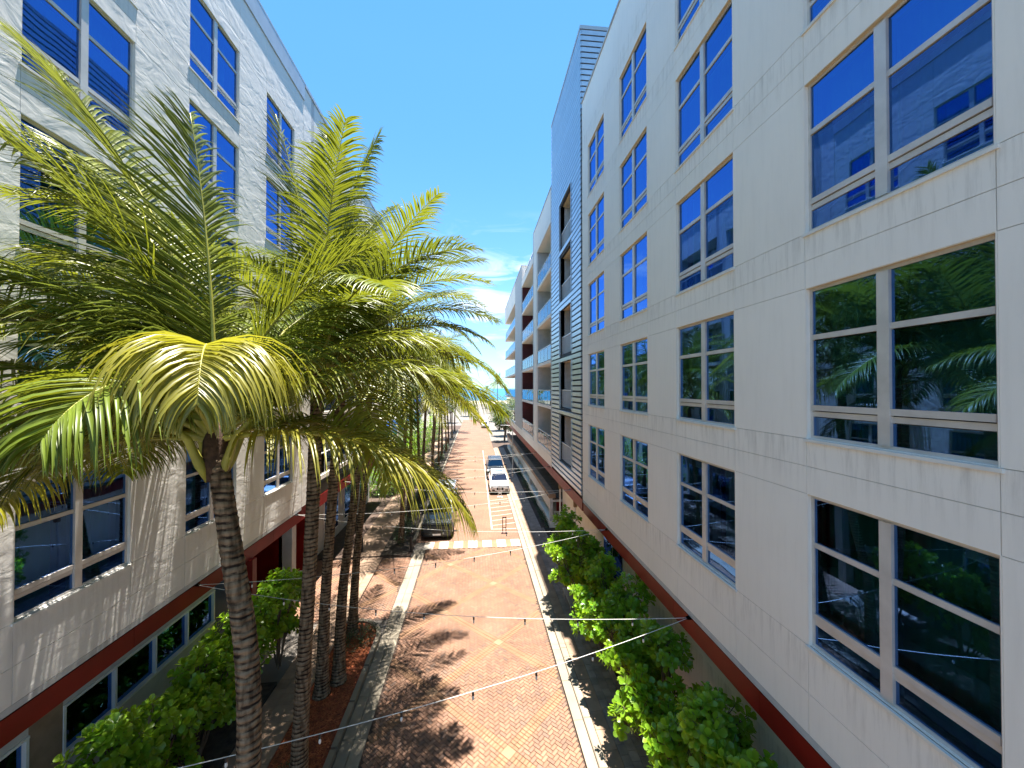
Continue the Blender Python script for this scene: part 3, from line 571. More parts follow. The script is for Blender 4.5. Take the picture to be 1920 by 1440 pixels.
# ------------------------------------------------------------------ balcony blocks
def loggia(bld, X, sx, y0, y1, floors, top, depth, glassy=True, bays=1, redside=False, wallm='grey_wall', solid_bottom=True):
    """recessed balconies between y0 and y1; sx = direction into the building"""
    def B(m, a, c, ya, yb, za, zb, mt): m.box(X+sx*a, X+sx*c, ya, yb, za, zb, mt)
    q = MB(); B(q, depth, depth+.2, y0, y1, WB, top, wallm); q.build('rear_wall', bld)
    q = MB(); B(q, .0, depth, y0-.3, y0-.001, WB, ROOF-.1, wallm); q.build('side_wall', bld)
    q = MB(); B(q, .1, depth, y1-.15, y1, WB, top, 'burgundy' if redside else wallm); q.build('side_wall', bld, label='dark red inner wall of the balcony bay' if redside else None)
    for i, f in enumerate(floors):
        nxt = floors[i+1]-.22 if i+1 < len(floors) else top
        q = MB(); B(q, .0, depth, y0, y1-.151, f-.22, f, 'wallR'); q.build('balcony_slab', bld)
        # sliding doors
        d = MB(); n = 2*bays; w = (y1-y0-.3)/n
        for j in range(n+1):
            yy = y0+.1+w*j; B(d, depth-.08, depth-.001, yy, yy+.09, f+.001, nxt-.3, 'whiteframe')
        B(d, depth-.08, depth-.001, y0+.1, y1-.11, nxt-.3, nxt-.2, 'whiteframe'); d = d.build('sliding_door', bld)
        for j in range(n):
            p = MB(); yy = y0+.19+w*j
            B(p, depth-.04, depth-.03, yy, yy+w-.09, f+.002, nxt-.3, 'glass' if (j % 2 == 0) else 'wallR'); p.build('pane', d)
        r = MB(); B(r, .04, .09, y0+.02, y1-.2, f+1.02, f+1.07, 'whiteframe')
        for j in range(bays*2+1):
            yy = y0+.02+(y1-y0-.27)*j/(bays*2); B(r, .045, .085, yy, yy+.04, f+.001, f+1.02, 'whiteframe')
        r = r.build('railing', bld)
        for j in range(bays*2):
            ya = y0+.08+(y1-y0-.27)*j/(bays*2); p = MB(); B(p, .055, .067, ya, ya+(y1-y0-.27)/(bays*2)-.06, f+.06, f+1.0, 'rail_glass'); p.build('glass_panel', r)
bb = thing('balcony_building', 'grey and white block with recessed glass balconies and dark red bay beyond the louvred tower', 'building')
loggia(bb, XR, 1, 25.52, 31.5, FL, 20.75, 2.0, bays=2)
def colbox(name, y0, y1, z0, z1, mt='wallR', x0=5.0, x1=7.2): return bx(name, bb, x0, x1, y0, y1, z0, z1, mt)
colbox('pier', 31.51, 33.2, WB, ROOF-.1); colbox('parapet_wall', 25.521, 31.5, 20.76, ROOF-.1)
loggia(bb, XR, 1, 33.52, 42.0, FL, 20.6, 1.6, bays=3, redside=True)
colbox('parapet_wall', 33.521, 42.0, 20.61, 21.3)
colbox('pier', 42.01, 49.0, WB, ROOF-.1, 'grey_wall')
colbox('parapet_wall', 49.01, 66.0, 20.5, ROOF-.1)
bx('end_wall', bb, 6.6, 7.2, 49.01, 65, WB, 20.49, 'grey_wall')
bx('building_core', bb, 7.25, 16, 25.3, 66, 0, 20.9, 'grey_wall')
bx('coping', bb, 4.96, 7.3, 25.22, 33.25, ROOF-.099, ROOF-.02, 'coping'); bx('coping', bb, 4.96, 7.3, 41.9, 66.05, ROOF-.099, ROOF-.02, 'coping')
bx('parapet_wall', bb, 4.985, 5.3, 25.22, 66, WB, FL[0]-.23, 'wallR')
for f in FL[1:]:
    bx('balcony_slab', bb, 5.0, 6.59, 49.2, 66, f-.22, f, 'wallR')
    r = bx('railing', bb, 5.04, 5.09, 49.2, 65.9, f+1.02, f+1.07, 'whiteframe')
    for j in range(6): bx('glass_panel', r, 5.055, 5.067, 49.3+j*2.77, 51.9+j*2.77, f+.06, f+1.0, 'rail_glass')
    q = bx('window', bb, 6.55, 6.59, 51, 64, f+.3, f+2.4, 'whiteframe')
    for j in range(4): bx('pane', q, 6.53, 6.545, 51.2+j*3.2, 54+j*3.2, f+.4, f+2.3, 'glass')
for f in (21.3,):
    r = bx('roof_railing', bb, 5.3, 5.35, 33.4, 41.8, f+1.0, f+1.05, 'whiteframe')
    for j in range(4): bx('glass_panel', r, 5.32, 5.33, 33.5+j*2.05, 35.4+j*2.05, f+.05, f+.98, 'rail_glass')
fascia_run(bb, XR, 1, ty1+.02, 66)
# covered terrace under it
an = thing('terrace_annex', 'low dark roofed terrace with a tan parapet cap along the right pavement', 'terrace')
bx('flat_roof', an, 5.41, 7.2, 26.1, 62, 2.02, 2.1, 'membrane')
y = 26.0
while y < 61: bx('parapet_cap', an, 4.98, 5.42, y+.004, y+2.996, 2.12, 2.40, 'tanpaver'); y += 3
bx('side_wall', an, 5.05, 5.25, 26.05, 62, 1.3, 2.11, 'grey_wall'); bx('base_wall', an, 5.05, 7.2, 26.05, 62, 0, .55, 'wallR')
for y in (26.1, 31, 36, 41, 46, 51, 56): bx('column', an, 5.06, 5.24, y, y+.2, .55, 1.3, 'grey_wall')
bx('end_beam', an, 5.05, 7.2, 26.04, 26.2, 1.86, 2.0, 'grey_wall')
r = bx('railing', an, 5.3, 7.2, 26.1, 26.14, 1.15, 1.19, 'whiteframe')
for j in range(9): bx('baluster', r, 5.4+j*.2, 5.42+j*.2, 26.11, 26.13, .56, 1.15, 'whiteframe')
bx('inner_wall', an, 6.6, 6.7, 26.3, 62, .55, 2.0, 'darkint')
for y in (26.5,): bx('red_panel', an, 5.9, 6.3, 28.0, 28.1, .6, 1.8, 'red')
for (x, y) in ((5.62, 25.5), (5.6, 21.5)):
    t = thing('drain_pipe', 'pale slim drain pipe standing %s' % ('in front of the terrace end' if y > 24 else 'under the red fascia behind the tall shrub'), 'pipe')
    q = MB(); q.tube([(x, y, .1), (x, y, 3.78)], .05, 'whiteframe', 10); q.build('pipe', t)
    q = MB(); q.box(x-.09, x+.09, y-.09, y+.09, 2.9, 3.3, 'tanpaver'); q.build('junction_box', t)

# ------------------------------------------------------------------ left second block and beyond
b2 = thing('balcony_building', 'second block on the left, its glazed balconies half hidden by palm trunks', 'building')
loggia(b2, XL, -1, 18.9, 25.6, FL, 20.75, 1.4, bays=2); loggia(b2, XL, -1, 26.6, 33.0, FL, 20.75, 1.4, bays=2)
for (a, c) in ((17.82, 18.59), (25.61, 26.29), (33.01, 34.0)): bx('pier', b2, XL-1.6, XL, a, c, WB, ROOF-.1, 'wallL')
bx('parapet_wall', b2, XL-1.5, XL, 18.901, 25.6, 20.76, ROOF-.1, 'wallL'); bx('parapet_wall', b2, XL-1.5, XL, 26.601, 33.0, 20.76, ROOF-.1, 'wallL')
bx('coping', b2, XL-1.7, XL+.05, 17.85, 34.05, ROOF-.099, ROOF+.05, 'coping')
bx('building_core', b2, -22, XL-1.62, 17.85, 33.95, 3.96, 20.9, 'wallL'); bx('ground_wall', b2, -9.2, -9.0, 19.2, 34, 0, 3.8, 'grey_wall')
bx('garage_wall', b2, -22, -7.8, 19.2, 19.4, 0, 3.79, 'red'); fascia_run(b2, XL, -1, 17.82, 34.0)
for y in (20.5, 24, 27.5, 31):
    w = bx('window', b2, -8.99, -8.95, y, y+2.4, .6, 2.9, 'whiteframe'); bx('pane', w, -8.945, -8.935, y+.1, y+1.15, .7, 2.8, 'glass'); bx('pane', w, -8.945, -8.935, y+1.25, y+2.3, .7, 2.8, 'glass')
b3 = thing('low_building', 'lower pale building set back behind green shrubs past the left block', 'building')
bx('wall', b3, -22, -9.5, 40, 70, 0, 13.5, 'wallR'); bx('coping', b3, -22, -9.4, 39.95, 70, 13.51, 13.7, 'coping')
for k in range(4):
    for i in range(7):
        w = bx('window', b3, -9.49, -9.44, 41+i*4, 44+i*4, .9+3.1*k, 3.0+3.1*k, 'whiteframe'); bx('pane', w, -9.435, -9.425, 41.1+i*4, 43.9+i*4, 1.0+3.1*k, 2.9+3.1*k, 'glass')
    for i in range(3):
        w = bx('window', b3, -12.7-i*3.5, -10.4-i*3.5, 39.94, 39.99, .9+3.1*k, 3.0+3.1*k, 'whiteframe'); bx('pane', w, -12.6-i*3.5, -10.5-i*3.5, 39.925, 39.935, 1.0+3.1*k, 2.9+3.1*k, 'glass')
# far end of the street
fb = thing('beach_pavilion', 'long low white pavilion with rounded end at the end of the street', 'pavilion')
q = MB(); n = 14; vs = []
for k in range(n+1):
    a = math.pi/2+math.pi*k/n; vs.append((9+2.2*math.cos(a), 172+2.2*math.sin(a)))
vs = [(60, 174.2)]+vs+[(60, 169.8)]; m_ = len(vs)
q.add([(x, y, 0) for x, y in vs]+[(x, y, 3.0) for x, y in vs], [tuple(range(m_, 2*m_))]+[(i, i+1, m_+i+1, m_+i) for i in range(m_-1)], 'wallR'); q.build('wall', fb)
for x in (15, 17.2): bx('window', fb, x, x+1.5, 169.72, 169.79, 1.2, 2.2, 'darkint')
bx('tiled_roof', fb, 14, 24, 171, 176, 3.01, 5.2, 'soffit')

# ------------------------------------------------------------------ palms
def frond_data(r, az, e0, e1, L, nl, segs, lmax, wide, droop, gr=1.0, twist=0.0, back=0.0, wmul=1.0, power=1.25):
    """returns rachis points, radii and leaflet verts/faces, starting at the origin (palm-local axes)"""
    N = 26; h = Vector((math.cos(az), math.sin(az), 0)); side0 = Vector((-math.sin(az), math.cos(az), 0))
    pts = [Vector((0, 0, 0))]; tans = []
    bendaz = r.uniform(-.12, .12)
    for i in range(N):
        t = (i+.5)/N; e = R(e0+(e1-e0)*(t**power)); hh = Matrix.Rotation(bendaz*t, 3, 'Z') @ h
        d = hh*math.cos(e)+Vector((0, 0, math.sin(e))); tans.append(d); pts.append(pts[-1]+d*(L/N))
    rad = [max(.005, .042*(1-i/N)**1.1*(1.9 if i == 0 else 1.25 if i == 1 else 1)) for i in range(N+1)]
    V = []; F = []
    for s in (-1, 1):
        for k in range(nl):
            t = .11+.885*(k+r.uniform(-.35, .35)+.5)/nl
            if r.random() < .015: continue
            fi = min(t*N, N-.001); i = int(fi); fr = fi-i; p = pts[i].lerp(pts[i+1], fr); tan = tans[i]
            side = (side0 - tan*side0.dot(tan)).normalized(); up = side.cross(tan) if side.cross(tan).z > 0 or abs(tan.z) > .9 else -side.cross(tan)
            tt = (t-.11)/.89
            ll = lmax*(.42+.58*math.sin(math.pi*min(1, (tt*.82+.18)))**.7)*(1-.45*max(0, tt-.7)/.3)*r.uniform(.86, 1.08)
            fwd = .35+.85*tt+r.uniform(-.1, .1)
            vv = .22+r.uniform(-.15, .2)+twist*s
            d = (side*s + tan*fwd + up*vv).normalized()
            w0 = wide*r.uniform(.85, 1.15)
            dr = droop*r.uniform(.7, 1.35)
            cur = p.copy(); prev = None; nn = Vector((r.uniform(-.3, .3), r.uniform(-.3, .3), r.uniform(-.2, .2)))
            base = len(V)
            kink = r.random() < .10
            for q in range(segs+1):
                u = q/segs
                w = w0*wmul*(.55+.45*min(1, u*5))*(1-u**2.2)+.0015
                wv = d.cross(up+nn*.6); 
                if wv.length < 1e-3: wv = tan
                wv.normalize(); nrm = wv.cross(d).normalized()
                V.append(cur-wv*w*.5+nrm*w*.16); V.append(cur-nrm*w*.12); V.append(cur+wv*w*.5+nrm*w*.16)
                if q < segs:
                    a = base+q*3; F.append((a, a+1, a+4, a+3)); F.append((a+1, a+2, a+5, a+4))
                    cur = cur+d*(ll/segs)
                    g = dr*(u+.35)*(1.9 if kink and q == segs//2 else 1)*gr
                    d = (d+Vector((0, 0, -1))*g*(1.0/segs)*2.4+Vector((r.uniform(-.06, .06), r.uniform(-.06, .06), 0))).normalized()
    return pts, rad, V, F
def add_frond(root, name, head, r, spec, nl, segs, wide=.045, matk='palm', lmax=1.0, stem=True):
    az, e0, e1, L = spec[:4]; droop = spec[4] if len(spec) > 4 else .45
    tw_ = spec[5] if len(spec) > 5 else 0
    pts, rad, V, F = frond_data(r, R(az), e0, e1, L, nl, segs, lmax, wide, droop, twist=tw_)
    me = bpy.data.meshes.new('frond'); me.from_pydata([tuple(v) for v in V], [], F); me.materials.append(M[matk])
    me.polygons.foreach_set('use_smooth', [True]*len(F)); me.update()
    o = link('frond', me, root, head)
    s = MB(); s.tube(pts, rad, 'rachis', 6); s.smooth = True; s.build('frond_stem', o)
    return o
def trunk_mesh(path, r0, r1, r, step=.035, sides=20):
    P_ = [Vector(p) for p in path]; b = MB(); vs = []
    # Catmull-Rom through the path
    pts = []
    for i in range(len(P_)-1):
        a, b0, c, d = P_[max(i-1, 0)], P_[i], P_[i+1], P_[min(i+2, len(P_)-1)]; n = max(2, int((c-b0).length/step))
        for k in range(n):
            t = k/n; pts.append(.5*((2*b0)+(-a+c)*t+(2*a-5*b0+4*c-d)*t*t+(-a+3*b0-3*c+d)*t**3))
    pts.append(P_[-1]); n = len(pts); ph = 0; per = .1
    for i, p in enumerate(pts):
        t = i/(n-1); rr = r0+(r1-r0)*t+ .10*math.exp(-t*14)
        ph += step/per
        if ph >= 1: ph -= 1; per = r.uniform(.065, .13)
        for k in range(sides):
            a = 2*math.pi*k/sides; q = (ph+.12*math.sin(a+i*.002)+.05*math.sin(3*a+i*.1)) % 1
            rad = rr*(1+.075*(q-.5)+.03*math.sin(2*a+t*9)+.02*r.uniform(-1, 1)); vs.append((p.x+rad*math.cos(a), p.y+rad*math.sin(a), p.z))
    fs = [(i*sides+k, i*sides+(k+1) % sides, (i+1)*sides+(k+1) % sides, (i+1)*sides+k) for i in range(n-1) for k in range(sides)]
    b.add(vs, fs, 'trunk'); b.smooth = True; return b
def crown_heart(root, head, r, s=1.0):
    b = MB(); b.tube([head+Vector((0, 0, z)) for z in (-.55*s, -.3*s, 0, .25*s)], [.12*s, .16*s, .14*s, .05*s], 'fibre', 12); b.smooth = True; b.build('fibre_sheath', root)
    for k in range(5):
        a = k*1.26+r.random(); d = Vector((math.cos(a), math.sin(a), 0)); b = MB()
        b.tube([head+d*.10*s+Vector((0, 0, -.55*s)), head+d*.19*s+Vector((0, 0, -.3*s)), head+d*.33*s+Vector((0, 0, .05*s)), head+d*.6*s+Vector((0, 0, .3*s))], [.02*s, .062*s, .045*s, .028*s], 'rachis', 8); b.smooth = True; b.build('leaf_base', root)
PG = 'coconut palms planted along the left side of the street'
def make_palm(path, specs, seed, label, r0=.17, r1=.115, nl=70, segs=4, lmax=1.0, wide=.045, sides=18, step=.035):
    r = random.Random(seed); base = Vector(path[0]); root = thing('palm_tree', label, 'palm tree', base, 0, PG)
    loc = [Vector(p)-base for p in path]
    trunk_mesh(loc, r0, r1, r, step, sides).build('trunk', root); head = loc[-1]+Vector((0, 0, .05))
    crown_heart(root, head, r)
    for i, sp in enumerate(specs):
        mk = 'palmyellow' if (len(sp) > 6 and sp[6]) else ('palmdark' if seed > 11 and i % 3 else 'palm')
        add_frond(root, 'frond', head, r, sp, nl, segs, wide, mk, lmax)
    return root
def crown(r, n=24, L=4.9, lo=-30, young=4):
    out_ = []
    for i in range(n):
        t = i/(n-1); az = i*137.5+r.uniform(-14, 14); e0 = 84-t*(84-lo)+r.uniform(-6, 6); e1 = e0-(28+75*t**.7)+r.uniform(-12, 12)
        if i < young: e1 = e0-14
        out_.append((az, e0, max(-56, e1), L*(.80 if i < young else 1)*r.uniform(.85, 1.05), (.5+.55*t), 0, 1 if (t > .8 and r.random() < .6) else 0))
    return out_
# near palm, fronds posed as in the photograph (azimuth 0 = right, 90 = away)
p1 = [(2, 10, -58, 3.9, 1.25, 0, 1), (184, 14, -26, 4.8, 1.3, 0, 1), (172, 48, -16, 5.0, .95), (186, 84, 45, 5.6, .5), (196, 70, -38, 4.8, .8), (158, 72, -10, 5.0, .9),
      (175, 89, 80, 4.5, .3), (-62, 82, -72, 3.0, 1.9, 0, 1), (-90, 60, -60, 2.6, 1.2), (150, 62, -20, 4.8, .95), (105, 60, -10, 4.6, .7), (70, 66, 0, 4.6, .8),
      (30, 54, -30, 4.6, .9), (130, 30, -45, 4.3, .9), (60, 15, -60, 3.8, .8), (170, 4, -50, 4.4, 1.0, 0, 1), (25, 76, 30, 3.8, .5),
      (208, 80, 30, 4.6, .5), (145, 12, -45, 4.2, .9), (178, 62, -12, 5.2, .95), (18, 42, -45, 4.6, .95), (186, 34, -24, 4.9, 1.1), (166, 80, 30, 5.2, .5), (200, 55, -20, 4.8, .8)]
make_palm([(-3.05, 5.35, .1), (-3.10, 5.4, 2.6), (-2.98, 5.45, 4.4), (-3.03, 5.5, 6.0), (-3.26, 5.55, 7.4), (-3.52, 5.62, 8.85)], p1, 11, 'nearest coconut palm with a leaning ringed trunk in front of the left stucco wall', .165, .12, 116, 6, 1.42, .038, 22, .025)
rr = random.Random(21)
make_palm([(-3.95, 9.1, .1), (-3.85, 9.15, 3), (-3.72, 9.2, 6), (-3.62, 9.3, 10.0)], [(95, 88, 82, 5.8, .3), (175, 87, 72, 6.0, .35), (10, 86, 66, 5.9, .45), (-60, 80, 40, 5.2, .8), (60, 80, 40, 5.6, .6)]+crown(rr, 21, 5.3, -5)[3:], 22, 'tall coconut palm second from the camera, bare trunk rising from the mulch bed', .17, .125, 96, 4, 1.22, .040)
make_palm([(-4.75, 12.6, .1), (-4.55, 12.3, 3), (-4.2, 11.9, 6.5), (-3.75, 11.4, 10.3)], [(180, 86, 60, 5.6, .3), (20, 82, 35, 5.6, .35), (0, 70, -5, 5.4, .45), (-20, 60, -20, 5.2, .5)]+crown(rr, 22, 5.3, 0)[3:], 23, 'coconut palm leaning towards the camera with its foot in the red mulch', .165, .12, 88, 4, 1.15, .042)
make_palm([(-4.42, 13.1, .1), (-4.35, 13.3, 3), (-4.1, 13.8, 6.5), (-4.05, 14.2, 11.6)], crown(rr, 20, 5.2, -5), 24, 'slimmer coconut palm in the mulch bed just right of the leaning one', .16, .11, 60, 4, 1.0)
make_palm([(-4.75, 15.6, .1), (-4.65, 15.8, 3), (-4.45, 16.3, 6.5), (-4.4, 16.8, 10.8)], crown(rr, 18, 5.2, -8), 25, 'coconut palm at the rounded end of the mulch bed beside the low dark bush', .15, .105, 54, 4, 1.0)
# template for the row farther down the street: copied with all its parts
def copy_tree(o, parent=None):
    c = o.copy(); COL.objects.link(c); c.parent = parent
    for chd in list(o.children): copy_tree(chd, c)
    return c
tp = make_palm([(-4.6, 24.6, .08), (-4.5, 24.7, 3), (-4.45, 24.9, 6), (-4.3, 25.1, 10.2)], crown(rr, 19, 4.9), 26, 'coconut palm beside the front of the long dark pickup', .14, .10, 46, 3, 1.0, .055, 12, .07)
tq = make_palm([(-4.7, 28.4, .08), (-4.75, 28.3, 3), (-4.6, 28.2, 6), (-4.55, 28.0, 11.2)], crown(rr, 19, 4.9), 27, 'taller coconut palm beside the cab of the long dark pickup', .14, .10, 46, 3, 1.0, .055, 12, .07)
rest_labels = ['coconut palm next to the rear of the long dark pickup', 'coconut palm just behind the long dark pickup', 'coconut palm halfway down the left row, level with the white car',
  'coconut palm in the left row level with the dark car behind the white one', 'coconut palm in the left row, short and full, past the parked cars', 'coconut palm in the left row, eighth beyond the driveway',
  'coconut palm leaning over the far part of the street', 'coconut palm near the far end of the left row', 'last but one coconut palm of the left row', 'last coconut palm of the left row before the beach road']
for i, (x, y, s) in enumerate([(-4.5, 32.2, .95), (-4.8, 35.6, 1.02), (-4.4, 39.5, .96), (-4.7, 43.5, 1.03), (-4.5, 48, .85), (-4.6, 53, .98), (-4.4, 59, .95), (-4.6, 66, 1.0), (-4.5, 75, .95), (-4.6, 86, 1.0)]):
    c = copy_tree((tp, tq)[i % 2]); c.location = (x, y, .08); c.rotation_euler = (0, 0, rr.uniform(0, 6.28)); c.scale = (s, s, s); c['label'] = rest_labels[i]
# lone palms by the sea and on the right
for (x, y, s, l) in ((8.5, 150, 1.05, 'lone slender palm standing against the sea at the end of the street'), (5.0, 185, .75, 'small palm against the sea, left of the taller lone one')):
    c = copy_tree(tq); c.location = (x, y, 0); c.rotation_euler = (0, 0, rr.uniform(0, 6)); c.scale = (s, s, s); c['label'] = l; c['group'] = 'palms by the beach'

# ------------------------------------------------------------------ shrubs with broad leaves
def leaf_poly(b, base, d, up, l, w, mt):
    d = d.normalized(); s = d.cross(up).normalized(); n = s.cross(d)
    prof = ((0, .06), (.3, .55), (.62, .98), (.85, .82), (1.0, .25)); vs = []
    for i, (t, ww) in enumerate(prof):
        c = base+d*l*t-Vector((0, 0, 1))*l*.16*t*t; e = w*.5*ww
        vs += [c-s*e+n*e*.25, c, c+s*e+n*e*.25]
    fs = []
    for i in range(4): a = i*3; fs += [(a, a+1, a+4, a+3), (a+1, a+2, a+5, a+4)]
    b.add(vs, fs, mt)
ROS = []
for v in range(8):
    r = random.Random(100+v); b = MB()
    for lay in range(3):
        n = (4, 4, 3)[lay]
        for k in range(n):
            a = 2*math.pi*k/n+lay*.7+r.uniform(-.25, .25); el = (.15, .5, 1.0)[lay]+r.uniform(-.15, .2)
            d = Vector((math.cos(a)*math.cos(el), math.sin(a)*math.cos(el), math.sin(el)))
            leaf_poly(b, Vector((0, 0, -.05+.03*lay))+d*.015, d, Vector((0, 0, 1)), r.uniform(.12, .165), r.uniform(.085, .11), 'shrub')
    b.tube([(0, 0, -.22), (0, 0, -.02)], .007, 'branch', 4); b.smooth = True; ROS.append(b.mesh('leaf_rosette'))
def shrub(x, y, label, lobes, seed, nros=110, group=None, fill=420, scale=1.0, z0=.12, mt='shrub'):
    r = random.Random(seed); root = thing('broadleaf_shrub', label, 'shrub', (x, y, z0), 0, group)
    br = MB(); fillb = MB(); k = 0
    tot = sum(l[3]**2 for l in lobes)
    for (lx, ly, lz, lr) in lobes:
        br.tube([(lx*.12, ly*.15, 0), (lx*.5+r.uniform(-.1, .1), ly*.5, lz*.45), (lx, ly, lz)], [.035, .024, .012], 'branch', 6)
        n = max(4, int(nros*lr*lr/tot)); m_ = int(fill*lr*lr/tot)
        for i in range(n+m_):
            th = r.uniform(0, 6.283); cz = r.uniform(-.65, 1); sz = math.sqrt(1-cz*cz)
            dv = Vector((math.cos(th)*sz, math.sin(th)*sz, cz))
            if i < n:
                p = Vector((lx, ly, lz))+dv*lr*r.uniform(.82, 1.08)
                q = (dv+Vector((r.uniform(-.4, .4), r.uniform(-.4, .4), .75))).normalized().to_track_quat('Z', 'Y')
                s = r.uniform(.95, 1.5)*scale
                o = link('leaf_rosette', ROS[r.randrange(8)], root, p); o.rotation_euler = (q @ Vector((0, 0, 1)).rotation_difference(Vector((0, 0, 1)))).to_euler(); o.scale = (s, s, s)
            else:
                p = Vector((lx, ly, lz))+dv*lr*r.uniform(.3, .98)
                d = (dv+Vector((r.uniform(-.8, .8), r.uniform(-.8, .8), r.uniform(-.2, .8)))).normalized()
                for kk in range(3):
                    dd = (d+Vector((r.uniform(-1, 1), r.uniform(-1, 1), r.uniform(-.5, .7)))).normalized()
                    leaf_poly(fillb, p, dd, Vector((r.uniform(-.3, .3), r.uniform(-.3, .3), 1)), r.uniform(.13, .19)*scale, r.uniform(.09, .12)*scale, mt)
        for i in range(5):
            th = r.uniform(0, 6.28); d = Vector((math.cos(th), math.sin(th), r.uniform(0, 1)))*lr*.85
            br.tube([(lx*.6, ly*.6, lz*.6), (lx+d.x*.5, ly+d.y*.5, lz+d.z*.3), (lx+d.x, ly+d.y, lz+d.z)], [.014, .01, .005], 'branch', 5)
    br.build('branch', root); fillb.smooth = True; fillb.build('foliage', root, kind='stuff')
    return root
GR = 'broad leaved shrubs along the right wall'
def lobes(r, h, w, n, dx=0, leanx=0):
    L = []
    for i in range(n):
        z = h*(.3+.62*(i+.5)/n); L.append((dx+leanx*z/h+r.uniform(-w, w)*.75, r.uniform(-1, 1)*.95, z, r.uniform(.36, .6)))
    return L
rs = random.Random(5)
right = [(4.9, 4.5, 3.5, 'shaded shrub cut by the bottom edge of the photo below the red fascia'), (4.9, 6.1, 3.6, 'broadleaf shrub second from the bottom edge of the photo in the right hedge'), (4.95, 7.9, 3.5, 'bushy shrub with a bright lit spray beside the shaded grey pavers'),
         (4.9, 9.7, 3.3, 'shrub with bare white wall showing between its branches, middle of the right hedge'), (4.9, 11.5, 3.4, 'dense shrub just under the first string light anchor on the right'),
         (4.85, 13.4, 3.5, 'tall shrub leaning out over the right pavement in sunlight'), (4.75, 15.4, 3.6, 'tallest rounded shrub near the far end of the right hedge'), (4.7, 17.3, 3.7, 'last shrub of the right hedge, next to the terrace')]
for i, (x, y, h, l) in enumerate(right):
    L = lobes(rs, h, .55, 8, 0, -.35)+[(-.95+rs.uniform(-.15, .1), rs.uniform(-.7, .7), h*rs.uniform(.55, .8), .42), (-1.05+rs.uniform(-.15, .15), rs.uniform(-.8, .8), h*rs.uniform(.45, .7), .36)]
    L += [(-1.25+rs.uniform(-.12, .1), rs.uniform(-.9, .9), h*rs.uniform(.35, .6), .3), (-1.2+rs.uniform(-.1, .1), rs.uniform(-.9, .9), h*rs.uniform(.5, .75), .26)]
    shrub(x, y, l, L, 40+i, 175, GR, 360)
GL = 'broad leaved shrubs along the left wall'
left = [(-6.9, 6.9, 2.9, 'wide shrub at the lower left below the red fascia'), (-6.95, 8.6, 3.1, 'bright leaved shrub under the shopfront window, lower left'), (-7.0, 10.3, 3.0, 'shrub in front of the shopfront window, left of the nearest palm trunk'),
        (-6.95, 12.0, 3.0, 'tall narrow shrub behind the nearest palm trunk'), (-6.7, 14.0, 3.4, 'loose shrub around the street sign at the garage entrance')]
for i, (x, y, h, l) in enumerate(left):
    shrub(x, y, l, lobes(rs, h, .5, 8, 0, .25), 60+i, 150, GL, 420)
# low bushes in the beds
def bush(x, y, w, d, h, label, seed, n=1100, mt='shrubdark', ls=.045, group=None, z0=.1):
    r = random.Random(seed); root = thing('low_bush', label, 'bush', (x, y, z0), 0, group); b = MB()
    for i in range(n):
        th = r.uniform(0, 6.28); cz = r.random(); s = math.sqrt(1-cz*cz); q = r.uniform(.6, 1.05)*(1+.18*math.sin(3*th+seed))
        p = Vector((math.cos(th)*s*w*q, math.sin(th)*s*d*q, cz*h*q)); dd = Vector((r.uniform(-1, 1), r.uniform(-1, 1), r.uniform(-.3, 1))).normalized()
        leaf_poly(b, p, dd, Vector((r.uniform(-.5, .5), r.uniform(-.5, .5), 1)), ls*r.uniform(.8, 1.4), ls*.6, mt)
    b.smooth = True; b.build('foliage', root, kind='stuff'); t = MB()
    for k in range(7):
        a = k*.9; t.tube([(0, 0, 0), (math.cos(a)*w*.5, math.sin(a)*d*.5, h*.6)], [.02, .008], 'branch', 5)
    t.build('branch', root)
bush(-4.35, 15.2, .62, .8, .55, 'low dark bush in the rounded end of the mulch bed', 1)
bush(-4.4, 9.5, .75, .7, .4, 'low dark bush at the bottom of the photo among the palm trunks', 2)
bush(-8.3, 36.5, 1.5, 2.0, 4.2, 'bright green shrub behind the palm trunks past the left block', 3, 2600, 'shrub', .16)
bush(-6.8, 39.5, 1.2, 1.6, 2.6, 'rounded green shrub beside the far left walkway', 4, 1800, 'shrub', .14)
bush(-8.0, 46.0, 1.5, 2.5, 3.6, 'dark shrub in front of the lower pale building', 5, 1500, 'shrub', .16)
for i, (x, y) in enumerate(((4.85, 28), (4.85, 33), (4.85, 38), (4.85, 43))):
    bush(x, y, .22, 2.4, .45, ('clipped dark hedge strip at the near end of the terrace', 'clipped dark hedge strip second along the terrace', 'clipped dark hedge strip third along the terrace', 'clipped dark hedge strip farthest along the terrace')[i], 8+i, 900, group='hedge strips beside the terrace', ls=.07)
for i, (yy, ll) in enumerate(((26, 'beside the pickup bonnet'), (30, 'beside the pickup cab'), (34.5, 'behind the pickup'), (40, 'level with the white car'), (46, 'past the black off-roader'), (53, 'farther down the palm row'), (62, 'near the far end of the palm row'))):
    bush(-4.7, yy, .55, 2.0, .7, 'dark planting under the left palms '+ll, 30+i, 900, 'shrubdark', .09, 'planting under the left palm row')
for i, (xx, yy, hh, ll) in enumerate(((-8.3, 52, 4.5, 'green shrub between the left palm row and the low pale building'), (-8.0, 60, 5.0, 'taller green shrub farther along the low pale building'), (-7.6, 72, 5.5, 'green shrub mass where the low pale building ends'))):
    bush(xx, yy, 1.4, 3.0, hh, ll, 50+i, 2000, 'shrub', .2)
